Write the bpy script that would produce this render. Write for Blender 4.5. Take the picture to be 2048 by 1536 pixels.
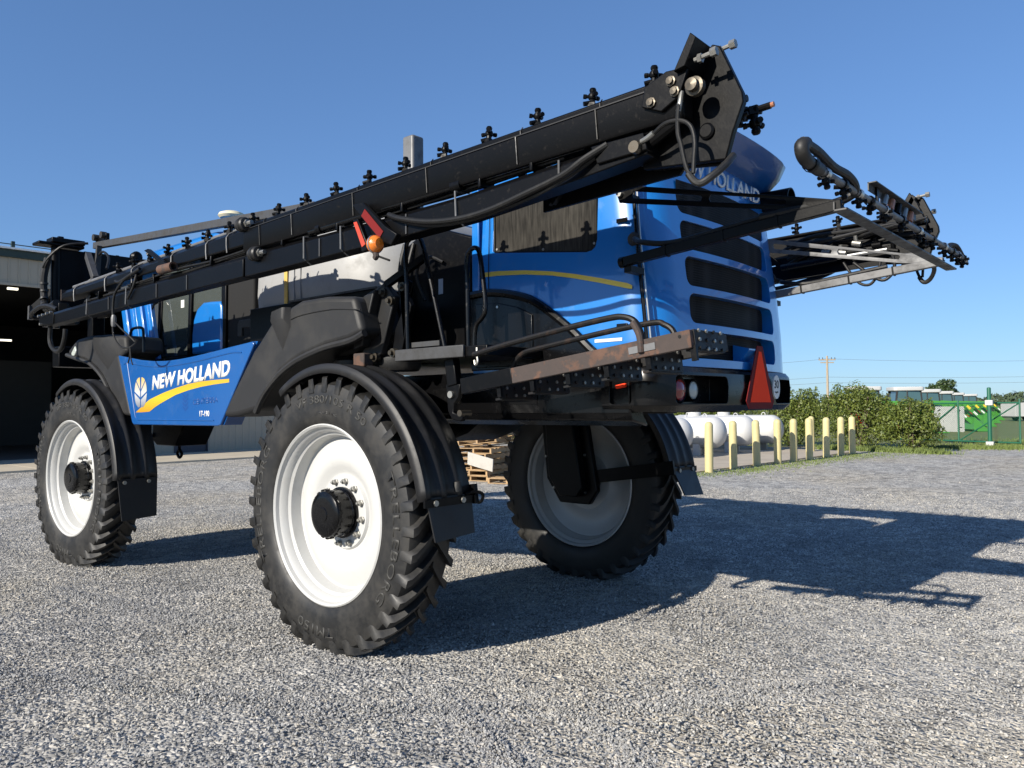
import bpy, bmesh, math, random
import numpy as np
from mathutils import Vector, Matrix, Euler

for _o in list(bpy.data.objects):
    bpy.data.objects.remove(_o, do_unlink=True)
SC = bpy.context.scene
COL = SC.collection
R = math.radians

# ------------------------------------------------------------------ camera
cam_d = bpy.data.cameras.new('camera')
cam = bpy.data.objects.new('camera', cam_d)
COL.objects.link(cam)
cam_d.sensor_width = 36.0
cam_d.lens = 1559.85 / 2048 * 36.0
cam_d.clip_start = 0.05
cam_d.clip_end = 3000
PSI, PIT, ROL = -0.8521, 0.0289, -0.0083
_fw = Vector((math.cos(PSI) * math.cos(PIT), math.sin(PSI) * math.cos(PIT), math.sin(PIT)))
_rt = Vector((math.sin(PSI), -math.cos(PSI), 0))
_up = _rt.cross(_fw)
_r2 = _rt * math.cos(ROL) + _up * math.sin(ROL)
_u2 = _up * math.cos(ROL) - _rt * math.sin(ROL)
_m = Matrix((_r2, _u2, -_fw)).transposed().to_4x4()
_m.translation = Vector((-4.8627, 5.1857, 1.7764))
cam.matrix_world = _m
SC.camera = cam

# ------------------------------------------------------------------ light
SUN = Vector((0.17, 2.05, 1.0)).normalized()          # towards the sun
SUN_EL = math.asin(SUN.z)
SUN_AZ = math.atan2(SUN.x, SUN.y)
world = bpy.data.worlds.new('World')
SC.world = world
world.use_nodes = True
wn, wl = world.node_tree.nodes, world.node_tree.links
wn.clear()
sky = wn.new('ShaderNodeTexSky')
sky.sky_type = 'NISHITA'
sky.sun_disc = False
sky.sun_elevation = SUN_EL
sky.sun_rotation = SUN_AZ
sky.altitude = 200
sky.air_density = 1.0
sky.dust_density = 0.15
sky.ozone_density = 3.0
bg = wn.new('ShaderNodeBackground')
bg.inputs['Strength'].default_value = 0.139
wo = wn.new('ShaderNodeOutputWorld')
gam = wn.new('ShaderNodeGamma')                     # camera response: softer sky gradient, daylight white balance
gam.inputs[1].default_value = 0.69
tint = wn.new('ShaderNodeMix')
tint.data_type = 'RGBA'
tint.blend_type = 'MULTIPLY'
tint.inputs[0].default_value = 1.0
tint.inputs[7].default_value = (0.50, 0.72, 1.04, 1)
wl.new(sky.outputs[0], gam.inputs[0])
wl.new(gam.outputs[0], tint.inputs[6])
wl.new(tint.outputs[2], bg.inputs[0])
wl.new(bg.outputs[0], wo.inputs[0])
sun_d = bpy.data.lights.new('sun', 'SUN')
sun_d.energy = 5.0
sun_d.angle = R(0.53)
sun_d.color = (1.0, 0.93, 0.82)
sun = bpy.data.objects.new('sun', sun_d)
COL.objects.link(sun)
sun.rotation_euler = (-SUN).to_track_quat('-Z', 'Y').to_euler()
sun.location = (0, 20, 20)
vs = SC.view_settings
vs.view_transform = 'Standard'
vs.look = 'None'
vs.exposure = 0.70
vs.gamma = 1.0
vs.use_curve_mapping = False
SC.render.engine = 'CYCLES'
SC.cycles.use_denoising = True
SC.cycles.max_bounces = 8
SC.cycles.transparent_max_bounces = 12

# ------------------------------------------------------------------ materials
MATS = {}


def pmat(name, col, rough=0.5, metal=0.0, var=0.12, vscale=3.0, bump=0.0, bscale=60.0, coat=0.0,
         dirt=None, damt=0.5, dscale=5.0, spec=0.5, trans=0.0, emit=None, estr=0.0, rvar=0.0, alpha=1.0, perinst=0.0, dsoft=0.16):
    """procedural principled material: colour drift, fine relief, worn/dusty patches"""
    m = bpy.data.materials.new(name)
    m.use_nodes = True
    n, l = m.node_tree.nodes, m.node_tree.links
    b = n['Principled BSDF']
    tc = n.new('ShaderNodeTexCoord')
    b.inputs['Metallic'].default_value = metal
    b.inputs['Roughness'].default_value = rough
    b.inputs['Specular IOR Level'].default_value = spec
    b.inputs['Coat Weight'].default_value = coat
    b.inputs['Coat Roughness'].default_value = 0.06
    b.inputs['Transmission Weight'].default_value = trans
    b.inputs['Alpha'].default_value = alpha
    if emit:
        b.inputs['Emission Color'].default_value = (*emit, 1)
        b.inputs['Emission Strength'].default_value = estr
    nz = n.new('ShaderNodeTexNoise')
    nz.inputs['Scale'].default_value = vscale
    nz.inputs['Detail'].default_value = 6
    l.new(tc.outputs['Object'], nz.inputs['Vector'])
    mx = n.new('ShaderNodeMix')
    mx.data_type = 'RGBA'
    lo = [max(0, c * (1 - var)) for c in col]
    hi = [min(1, c * (1 + var)) for c in col]
    mx.inputs[6].default_value = (*lo, 1)
    mx.inputs[7].default_value = (*hi, 1)
    l.new(nz.outputs['Fac'], mx.inputs[0])
    out = mx.outputs[2]
    if dirt:
        n2 = n.new('ShaderNodeTexNoise')
        n2.inputs['Scale'].default_value = dscale
        n2.inputs['Detail'].default_value = 9
        n2.inputs['Roughness'].default_value = 0.68
        l.new(tc.outputs['Object'], n2.inputs['Vector'])
        rp = n.new('ShaderNodeValToRGB')
        c0 = 0.66 - 0.36 * damt
        rp.color_ramp.elements[0].position = max(0.0, c0 - dsoft * 0.4)
        rp.color_ramp.elements[1].position = min(1.0, c0 + dsoft)
        rp.color_ramp.elements[0].color = (0, 0, 0, 1)
        k = min(1, 0.35 + damt * 0.6)
        rp.color_ramp.elements[1].color = (k, k, k, 1)
        l.new(n2.outputs['Fac'], rp.inputs[0])
        m2 = n.new('ShaderNodeMix')
        m2.data_type = 'RGBA'
        l.new(rp.outputs[0], m2.inputs[0])
        l.new(out, m2.inputs[6])
        m2.inputs[7].default_value = (*dirt, 1)
        out = m2.outputs[2]
        rr = n.new('ShaderNodeMapRange')
        rr.inputs['To Min'].default_value = rough
        rr.inputs['To Max'].default_value = max(rough, 0.85)
        l.new(rp.outputs[0], rr.inputs['Value'])
        l.new(rr.outputs[0], b.inputs['Roughness'])
    elif rvar:
        rr = n.new('ShaderNodeMapRange')
        rr.inputs['To Min'].default_value = max(0.02, rough - rvar)
        rr.inputs['To Max'].default_value = min(1, rough + rvar)
        l.new(nz.outputs['Fac'], rr.inputs['Value'])
        l.new(rr.outputs[0], b.inputs['Roughness'])
    if perinst:
        oi = n.new('ShaderNodeObjectInfo')
        mr = n.new('ShaderNodeMapRange')
        mr.inputs['To Min'].default_value = 1 - perinst
        mr.inputs['To Max'].default_value = 1 + perinst
        l.new(oi.outputs['Random'], mr.inputs['Value'])
        hs = n.new('ShaderNodeHueSaturation')
        l.new(mr.outputs[0], hs.inputs['Value'])
        l.new(out, hs.inputs['Color'])
        out = hs.outputs[0]
    l.new(out, b.inputs['Base Color'])
    if bump:
        n3 = n.new('ShaderNodeTexNoise')
        n3.inputs['Scale'].default_value = bscale
        n3.inputs['Detail'].default_value = 4
        l.new(tc.outputs['Object'], n3.inputs['Vector'])
        bp = n.new('ShaderNodeBump')
        bp.inputs['Strength'].default_value = bump
        bp.inputs['Distance'].default_value = 0.004
        l.new(n3.outputs['Fac'], bp.inputs['Height'])
        l.new(bp.outputs[0], b.inputs['Normal'])
    MATS[name] = m
    return m


BLUE = (0.006, 0.142, 0.46)
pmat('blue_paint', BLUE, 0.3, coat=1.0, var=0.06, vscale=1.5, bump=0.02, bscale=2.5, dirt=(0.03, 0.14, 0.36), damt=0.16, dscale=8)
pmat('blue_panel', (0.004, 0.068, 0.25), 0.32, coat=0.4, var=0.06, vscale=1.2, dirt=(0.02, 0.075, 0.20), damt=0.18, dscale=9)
pmat('black_gloss', (0.0028, 0.0028, 0.0031), 0.22, coat=0.10, var=0.2, spec=0.25, dirt=(0.008, 0.0077, 0.0074), damt=0.12, dscale=18)
pmat('black_paint', (0.0024, 0.0024, 0.0027), 0.36, var=0.3, spec=0.14, dirt=(0.0075, 0.007, 0.0065), damt=0.20, dscale=26, bump=0.06, bscale=90)
pmat('boom_paint', (0.0024, 0.0024, 0.0027), 0.36, var=0.3, spec=0.14, dirt=(0.012, 0.010, 0.0088), damt=0.14, dscale=38, dsoft=0.06, bump=0.08, bscale=110)
pmat('plastic', (0.013, 0.013, 0.0135), 0.55, var=0.2, vscale=2, spec=0.4, dirt=(0.030, 0.029, 0.027), damt=0.30, dscale=2.6, bump=0.22, bscale=420)
pmat('mudguard_plastic', (0.010, 0.010, 0.0105), 0.48, var=0.2, vscale=3, spec=0.4, dirt=(0.030, 0.028, 0.026), damt=0.24, dscale=4, bump=0.10, bscale=240)
pmat('rubber', (0.007, 0.007, 0.007), 0.5, var=0.35, vscale=9, dirt=(0.034, 0.031, 0.026), damt=0.44, dscale=7, dsoft=0.2, bump=0.15, bscale=70)
pmat('hose_rubber', (0.007, 0.007, 0.007), 0.5, var=0.25, spec=0.3, dirt=(0.026, 0.024, 0.021), damt=0.22, dscale=20, bump=0.1, bscale=150)
pmat('white_rim', (0.44, 0.44, 0.425), 0.38, coat=0.12, var=0.02, vscale=2, dirt=(0.36, 0.345, 0.31), damt=0.16, dscale=6)
pmat('steel', (0.50, 0.50, 0.48), 0.38, metal=1.0, var=0.12, rvar=0.1)
pmat('zinc', (0.33, 0.325, 0.30), 0.45, metal=0.9, var=0.2, dirt=(0.16, 0.14, 0.11), damt=0.3, dscale=20)
pmat('brass_bolt', (0.085, 0.074, 0.058), 0.42, metal=0.8, var=0.25, dirt=(0.05, 0.04, 0.03), damt=0.35, dscale=30)
pmat('grey_paint', (0.12, 0.122, 0.125), 0.45, var=0.15, dirt=(0.03, 0.028, 0.026), damt=0.4, dscale=10)
pmat('worn_frame', (0.045, 0.045, 0.046), 0.45, var=0.25, dirt=(0.012, 0.012, 0.012), damt=0.5, dscale=9, bump=0.05)
pmat('rust', (0.078, 0.039, 0.024), 0.75, var=0.5, vscale=16, dirt=(0.026, 0.027, 0.028), damt=0.58, dscale=6.5, dsoft=0.04, bump=0.3, bscale=60)
pmat('rusty_black', (0.0045, 0.0042, 0.0042), 0.5, var=0.2, spec=0.3, dirt=(0.032, 0.016, 0.009), damt=0.30, dscale=14, dsoft=0.08, bump=0.12, bscale=80)
pmat('tank_poly', (0.29, 0.29, 0.285), 0.42, var=0.08, vscale=1.5, dirt=(0.18, 0.175, 0.16), damt=0.34, dscale=3.2, bump=0.04, bscale=40)
pmat('interior_black', (0.004, 0.004, 0.004), 0.9, var=0.1)
pmat('yellow_strap', (0.55, 0.36, 0.08), 0.5, var=0.15, dirt=(0.25, 0.15, 0.05), damt=0.3)
pmat('orange_red', (0.42, 0.040, 0.014), 0.45, var=0.05, dirt=(0.2, 0.03, 0.02), damt=0.15)
pmat('dark_red', (0.13, 0.006, 0.006), 0.7, var=0.05, spec=0.2)
pmat('triangle_red', (1.0, 0.065, 0.022), 0.8, var=0.03, spec=0.1)
pmat('amber_lens', (0.62, 0.16, 0.015), 0.22, coat=0.5, var=0.15, vscale=40, bump=0.35, bscale=220)
pmat('red_lens', (0.24, 0.006, 0.006), 0.12, coat=0.6, var=0.1)
pmat('clear_lens', (0.42, 0.46, 0.43), 0.12, coat=0.6, var=0.1)
pmat('decal_white', (0.62, 0.62, 0.60), 0.4, var=0.04)
pmat('decal_grey', (0.30, 0.34, 0.40), 0.4, var=0.04)
pmat('decal_black', (0.012, 0.012, 0.012), 0.4, var=0.04)
pmat('ghost_blue', (0.0045, 0.047, 0.20), 0.42, var=0.15)
pmat('tyre_letter', (0.030, 0.029, 0.026), 0.6, var=0.25, vscale=10)
pmat('gps_cream', (0.66, 0.60, 0.40), 0.4, var=0.05)
pmat('copper', (0.42, 0.18, 0.10), 0.4, metal=0.4, var=0.3, vscale=20)


def glass_mat(name, col, rough=0.03, fac=0.35):
    m = bpy.data.materials.new(name)
    m.use_nodes = True
    n, l = m.node_tree.nodes, m.node_tree.links
    n.clear()
    o = n.new('ShaderNodeOutputMaterial')
    t = n.new('ShaderNodeBsdfTransparent')
    t.inputs[0].default_value = (*col, 1)
    g = n.new('ShaderNodeBsdfGlossy')
    g.inputs['Roughness'].default_value = rough
    d = n.new('ShaderNodeBsdfDiffuse')
    d.inputs[0].default_value = (0.12, 0.14, 0.13, 1)
    fr = n.new('ShaderNodeFresnel')
    fr.inputs[0].default_value = 1.5
    m1 = n.new('ShaderNodeMixShader')
    m2 = n.new('ShaderNodeMixShader')
    m1.inputs[0].default_value = fac
    l.new(t.outputs[0], m1.inputs[1])
    l.new(d.outputs[0], m1.inputs[2])
    l.new(fr.outputs[0], m2.inputs[0])
    l.new(m1.outputs[0], m2.inputs[1])
    l.new(g.outputs[0], m2.inputs[2])
    l.new(m2.outputs[0], o.inputs[0])
    MATS[name] = m


glass_mat('cab_glass', (0.34, 0.42, 0.38), fac=0.42)


def decal_grad(name, c0, c1, c2, lo, hi, axis=2):
    """printed film with a colour run across its width (object space)"""
    m = bpy.data.materials.new(name)
    m.use_nodes = True
    n, l = m.node_tree.nodes, m.node_tree.links
    b = n['Principled BSDF']
    b.inputs['Roughness'].default_value = 0.35
    b.inputs['Coat Weight'].default_value = 0.3
    tc = n.new('ShaderNodeTexCoord')
    sx = n.new('ShaderNodeSeparateXYZ')
    l.new(tc.outputs['Object'], sx.inputs[0])
    mr = n.new('ShaderNodeMapRange')
    mr.inputs['From Min'].default_value = lo
    mr.inputs['From Max'].default_value = hi
    l.new(sx.outputs[axis], mr.inputs['Value'])
    rp = n.new('ShaderNodeValToRGB')
    rp.color_ramp.elements[0].color = (*c0, 1)
    rp.color_ramp.elements[1].color = (*c2, 1)
    e = rp.color_ramp.elements.new(0.5)
    e.color = (*c1, 1)
    l.new(mr.outputs[0], rp.inputs[0])
    l.new(rp.outputs[0], b.inputs['Base Color'])
    MATS[name] = m


decal_grad('leaf_print', (0.10, 0.115, 0.15), (0.46, 0.47, 0.48), (0.52, 0.36, 0.08), 1.78, 2.12)
decal_grad('stripe_print', (0.42, 0.18, 0.012), (0.55, 0.40, 0.02), (0.50, 0.30, 0.016), 1.72, 2.06)
decal_grad('stripe_print_hood', (0.85, 0.58, 0.03), (0.72, 0.50, 0.06), (0.42, 0.36, 0.08), 2.50, 2.78)


def grille_mat():
    m = bpy.data.materials.new('grille_mesh')
    m.use_nodes = True
    n, l = m.node_tree.nodes, m.node_tree.links
    b = n['Principled BSDF']
    b.inputs['Roughness'].default_value = 0.6
    b.inputs['Specular IOR Level'].default_value = 0.1
    tc = n.new('ShaderNodeTexCoord')
    v = n.new('ShaderNodeTexVoronoi')
    v.inputs['Scale'].default_value = 62
    v.inputs['Randomness'].default_value = 0.0
    l.new(tc.outputs['Object'], v.inputs['Vector'])
    rp = n.new('ShaderNodeValToRGB')
    rp.color_ramp.elements[0].position = 0.40
    rp.color_ramp.elements[1].position = 0.48
    rp.color_ramp.elements[0].color = (0.001, 0.001, 0.001, 1)
    rp.color_ramp.elements[1].color = (0.018, 0.018, 0.019, 1)
    l.new(v.outputs['Distance'], rp.inputs[0])
    l.new(rp.outputs[0], b.inputs['Base Color'])
    bp = n.new('ShaderNodeBump')
    bp.inputs['Strength'].default_value = 0.6
    bp.inputs['Distance'].default_value = 0.004
    l.new(rp.outputs[0], bp.inputs['Height'])
    l.new(bp.outputs[0], b.inputs['Normal'])
    MATS['grille_mesh'] = m


grille_mat()


def screen_mat():
    m = bpy.data.materials.new('screen_mesh')
    m.use_nodes = True
    n, l = m.node_tree.nodes, m.node_tree.links
    b = n['Principled BSDF']
    b.inputs['Roughness'].default_value = 0.9
    b.inputs['Specular IOR Level'].default_value = 0.1
    tc = n.new('ShaderNodeTexCoord')
    mp = n.new('ShaderNodeMapping')
    mp.inputs['Scale'].default_value = (70, 70, 6)
    l.new(tc.outputs['Object'], mp.inputs[0])
    a = n.new('ShaderNodeTexNoise')                    # dust runs down the mesh
    a.inputs['Scale'].default_value = 1.0
    a.inputs['Detail'].default_value = 6
    l.new(mp.outputs[0], a.inputs['Vector'])
    c = n.new('ShaderNodeTexNoise')
    c.inputs['Scale'].default_value = 2.6
    c.inputs['Detail'].default_value = 6
    l.new(tc.outputs['Object'], c.inputs['Vector'])
    ad = n.new('ShaderNodeMath')
    ad.operation = 'MULTIPLY'
    l.new(a.outputs['Fac'], ad.inputs[0])
    l.new(c.outputs['Fac'], ad.inputs[1])
    rp = n.new('ShaderNodeValToRGB')
    rp.color_ramp.elements[0].position, rp.color_ramp.elements[0].color = 0.14, (0.012, 0.0115, 0.0105, 1)
    rp.color_ramp.elements[1].position, rp.color_ramp.elements[1].color = 0.42, (0.055, 0.051, 0.044, 1)
    l.new(ad.outputs[0], rp.inputs[0])
    l.new(rp.outputs[0], b.inputs['Base Color'])
    MATS['screen_mesh'] = m


screen_mat()

# ------------------------------------------------------------------ mesh building


class MB:
    def __init__(s):
        s.v, s.f = [], []

    def add(s, v, f):
        o = len(s.v)
        s.v += [tuple(p) for p in v]
        s.f += [tuple(i + o for i in q) for q in f]
        return s

    def box(s, c, d, rot=None):
        hx, hy, hz = d[0] / 2, d[1] / 2, d[2] / 2
        pts = [Vector((x, y, z)) for x in (-hx, hx) for y in (-hy, hy) for z in (-hz, hz)]
        if rot is not None:
            mt = rot if isinstance(rot, Matrix) else Euler(rot).to_matrix()
            pts = [mt @ p for p in pts]
        c = Vector(c)
        return s.add([p + c for p in pts], [(0, 1, 3, 2), (4, 6, 7, 5), (0, 4, 5, 1), (2, 3, 7, 6), (0, 2, 6, 4), (1, 5, 7, 3)])

    def bb(s, x0, x1, y0, y1, z0, z1):
        return s.box(((x0 + x1) / 2, (y0 + y1) / 2, (z0 + z1) / 2), (abs(x1 - x0), abs(y1 - y0), abs(z1 - z0)))

    def bar(s, a, b, w, h, up=(0, 0, 1)):
        """rectangular bar a->b, w across, h along up"""
        a, b = Vector(a), Vector(b)
        d = (b - a).normalized()
        sd = d.cross(Vector(up)).normalized()
        u = sd.cross(d)
        pts = []
        for p in (a, b):
            for i, j in ((-1, -1), (1, -1), (1, 1), (-1, 1)):
                pts.append(p + sd * (i * w / 2) + u * (j * h / 2))
        return s.add(pts, [(3, 2, 1, 0), (4, 5, 6, 7), (0, 1, 5, 4), (1, 2, 6, 5), (2, 3, 7, 6), (3, 0, 4, 7)])

    def tube(s, pts, r, n=8, smooth=0, r_list=None):
        P = [Vector(p) for p in pts]
        if smooth and len(P) > 2:
            Q = []
            for i in range(len(P) - 1):
                p0, p1, p2, p3 = P[max(i - 1, 0)], P[i], P[i + 1], P[min(i + 2, len(P) - 1)]
                for k in range(smooth):
                    t = k / smooth
                    Q.append(0.5 * ((2 * p1) + (p2 - p0) * t + (2 * p0 - 5 * p1 + 4 * p2 - p3) * t * t + (3 * p1 - p0 - 3 * p2 + p3) * t ** 3))
            Q.append(P[-1])
            P = Q
        N = len(P)
        t0 = (P[1] - P[0]).normalized()
        ref = Vector((0, 0, 1)) if abs(t0.z) < 0.9 else Vector((1, 0, 0))
        u = t0.cross(ref).normalized()
        vs_, fs = [], []
        for i in range(N):
            t = (P[min(i + 1, N - 1)] - P[max(i - 1, 0)]).normalized()
            u = (u - t * u.dot(t)).normalized()
            w = t.cross(u)
            rr = r_list[i] if r_list else r
            for k in range(n):
                a = 2 * math.pi * k / n
                vs_.append(P[i] + u * (rr * math.cos(a)) + w * (rr * math.sin(a)))
        for i in range(N - 1):
            for k in range(n):
                k2 = (k + 1) % n
                fs.append((i * n + k, i * n + k2, (i + 1) * n + k2, (i + 1) * n + k))
        fs.append(tuple(range(n - 1, -1, -1)))
        fs.append(tuple((N - 1) * n + k for k in range(n)))
        return s.add(vs_, fs)

    def cyl(s, a, b, r, n=14):
        return s.tube([a, b], r, n)

    def lathe(s, prof, c=(0, 0, 0), axis='y', n=48, flip=False, caps=False):
        """profile [(radius, along)] about an axis through c"""
        vs_, fs = [], []
        for (r, t) in prof:
            for k in range(n):
                a = 2 * math.pi * k / n
                ca, sa = r * math.cos(a), r * math.sin(a)
                p = (ca, t, sa) if axis == 'y' else ((t, ca, sa) if axis == 'x' else (ca, sa, t))
                vs_.append((p[0] + c[0], p[1] + c[1], p[2] + c[2]))
        m = len(prof)
        for i in range(m - 1):
            for k in range(n):
                k2 = (k + 1) % n
                q = (i * n + k, i * n + k2, (i + 1) * n + k2, (i + 1) * n + k)
                fs.append(q if not flip else q[::-1])
        if caps:
            fs.append(tuple(range(n)))
            fs.append(tuple((m - 1) * n + k for k in range(n - 1, -1, -1)))
        return s.add(vs_, fs)

    def prism(s, poly, a, b, plane='xz'):
        """polygon extruded along the remaining axis from a to b"""
        def pt(p, t):
            if plane == 'xz':
                return (p[0], t, p[1])
            if plane == 'yz':
                return (t, p[0], p[1])
            return (p[0], p[1], t)
        n = len(poly)
        v = [pt(p, a) for p in poly] + [pt(p, b) for p in poly]
        f = [tuple(range(n)), tuple(range(2 * n - 1, n - 1, -1))]
        f += [(i, i + n, (i + 1) % n + n, (i + 1) % n) for i in range(n)]
        return s.add(v, f)

    def sweep(s, sections):
        """list of equal-length closed 3D loops, capped"""
        n = len(sections[0])
        v = [p for q in sections for p in q]
        f = []
        for i in range(len(sections) - 1):
            for k in range(n):
                k2 = (k + 1) % n
                f.append((i * n + k, i * n + k2, (i + 1) * n + k2, (i + 1) * n + k))
        f.append(tuple(range(n - 1, -1, -1)))
        f.append(tuple((len(sections) - 1) * n + k for k in range(n)))
        return s.add(v, f)

    def mirror_y(s):
        s.v = [(x, -y, z) for x, y, z in s.v]
        s.f = [q[::-1] for q in s.f]
        return s

    def mesh(s, name, mat, smooth=True, angle=34):
        me = bpy.data.meshes.new(name)
        me.from_pydata([tuple(p) for p in s.v], [], s.f)
        bm = bmesh.new()
        bm.from_mesh(me)
        bmesh.ops.recalc_face_normals(bm, faces=bm.faces)
        bm.to_mesh(me)
        bm.free()
        if mat:
            me.materials.append(MATS[mat] if isinstance(mat, str) else mat)
        if smooth:
            me.polygons.foreach_set('use_smooth', [True] * len(me.polygons))
            me.set_sharp_from_angle(angle=R(angle))
        me.update()
        return me

    def build(s, name, mat, parent=None, bevel=0.0, seg=2, angle=34, label=None):
        return link(name, s.mesh(name, mat, angle=angle), parent, bevel, seg, label)


def link(name, me, parent=None, bevel=0.0, seg=2, label=None):
    o = bpy.data.objects.new(name, me)
    COL.objects.link(o)
    if parent is not None:
        o.parent = parent
    if bevel:
        md = o.modifiers.new('edge', 'BEVEL')
        md.width = bevel
        md.segments = seg
        md.limit_method = 'ANGLE'
        md.angle_limit = R(38)
        md.harden_normals = False
    if label:
        o['label'] = label
    return o


def tag(o, label, cat=None, group=None, kind=None):
    if label:
        o['label'] = label
    if cat:
        o['category'] = cat
    if group:
        o['group'] = group
    if kind:
        o['kind'] = kind
    return o


def empty(name, loc=(0, 0, 0), rz=0.0):
    o = bpy.data.objects.new(name, None)
    COL.objects.link(o)
    o.location = loc
    o.rotation_euler = (0, 0, rz)
    return o


def struct(o):
    o['kind'] = 'structure'
    return o


def copy_tree(o, parent=None, loc=None, rz=None):
    c = o.copy()
    COL.objects.link(c)
    c.parent = parent
    if loc is not None:
        c.location = loc
    if rz is not None:
        c.rotation_euler = (0, 0, rz)
    for ch in list(o.children):
        copy_tree(ch, c)
    return c


def text_obj(name, s, mat, parent, origin, xdir, ydir, height, width, extrude=0.0015, shear=0.0, bold=0.0, label=None, arc=None):
    """flat lettering: s set to a cap height and a total width, on the plane of xdir/ydir.
    arc = (centre, radius, mid_angle, plane) bends it round a circle instead."""
    cu = bpy.data.curves.new(name, 'FONT')
    cu.body = s
    cu.size = 1.0
    cu.shear = shear
    cu.offset = bold
    cu.resolution_u = 3
    tmp = bpy.data.objects.new('tmp_text', cu)
    COL.objects.link(tmp)
    dg = bpy.context.evaluated_depsgraph_get()
    me = bpy.data.meshes.new_from_object(tmp.evaluated_get(dg))
    bpy.data.objects.remove(tmp, do_unlink=True)
    bpy.data.curves.remove(cu)
    bm = bmesh.new()
    bm.from_mesh(me)
    bmesh.ops.remove_doubles(bm, verts=bm.verts, dist=1e-5)
    bmesh.ops.dissolve_limit(bm, angle_limit=0.01, verts=bm.verts, edges=bm.edges)
    bmesh.ops.triangulate(bm, faces=bm.faces)
    xs = [v.co.x for v in bm.verts]
    ys = [v.co.y for v in bm.verts]
    x0, x1, y0, y1 = min(xs), max(xs), min(ys), max(ys)
    if extrude:
        r = bmesh.ops.extrude_face_region(bm, geom=list(bm.faces))
        for e in r['geom']:
            if isinstance(e, bmesh.types.BMVert):
                e.co.z += 1.0
    X, Y = Vector(xdir).normalized(), Vector(ydir).normalized()
    Z = X.cross(Y).normalized()
    for v in bm.verts:
        a = (v.co.x - x0) / (x1 - x0) * width
        b = (v.co.y - y0) / (y1 - y0) * height
        z = v.co.z * extrude
        if arc:
            cen, rad, mid, side = arc          # letters read clockwise seen from outside (+Y)
            th = mid + (a - width / 2) / rad
            rr = rad + b
            v.co = Vector(cen) + Vector((-rr * math.sin(th), side + z, rr * math.cos(th)))
        else:
            v.co = Vector(origin) + X * a + Y * b + Z * z
    bmesh.ops.recalc_face_normals(bm, faces=bm.faces)
    bm.to_mesh(me)
    bm.free()
    me.materials.clear()
    me.materials.append(MATS[mat])
    return link(name, me, parent, label=label)


def boolean_cut(me, cutters):
    """me minus every cutter mesh, as new mesh data"""
    o = bpy.data.objects.new('tmp_a', me)
    COL.objects.link(o)
    ts = []
    for c in cutters:
        t = bpy.data.objects.new('tmp_b', c)
        COL.objects.link(t)
        md = o.modifiers.new('cut', 'BOOLEAN')
        md.operation = 'DIFFERENCE'
        md.object = t
        md.solver = 'EXACT'
        ts.append(t)
    dg = bpy.context.evaluated_depsgraph_get()
    out = bpy.data.meshes.new_from_object(o.evaluated_get(dg))
    for t in ts + [o]:
        bpy.data.objects.remove(t, do_unlink=True)
    return out


def rrect(x0, x1, z0, z1, r, n=4, skew=0.0):
    """rounded rectangle outline"""
    out = []
    for cx, cz, a0 in ((x1 - r, z1 - r, 0), (x0 + r, z1 - r, 90), (x0 + r, z0 + r, 180), (x1 - r, z0 + r, 270)):
        for k in range(n + 1):
            a = R(a0 + 90 * k / n)
            out.append((cx + r * math.cos(a), cz + r * math.sin(a)))
    return out
# ------------------------------------------------------------------ ground materials


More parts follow.
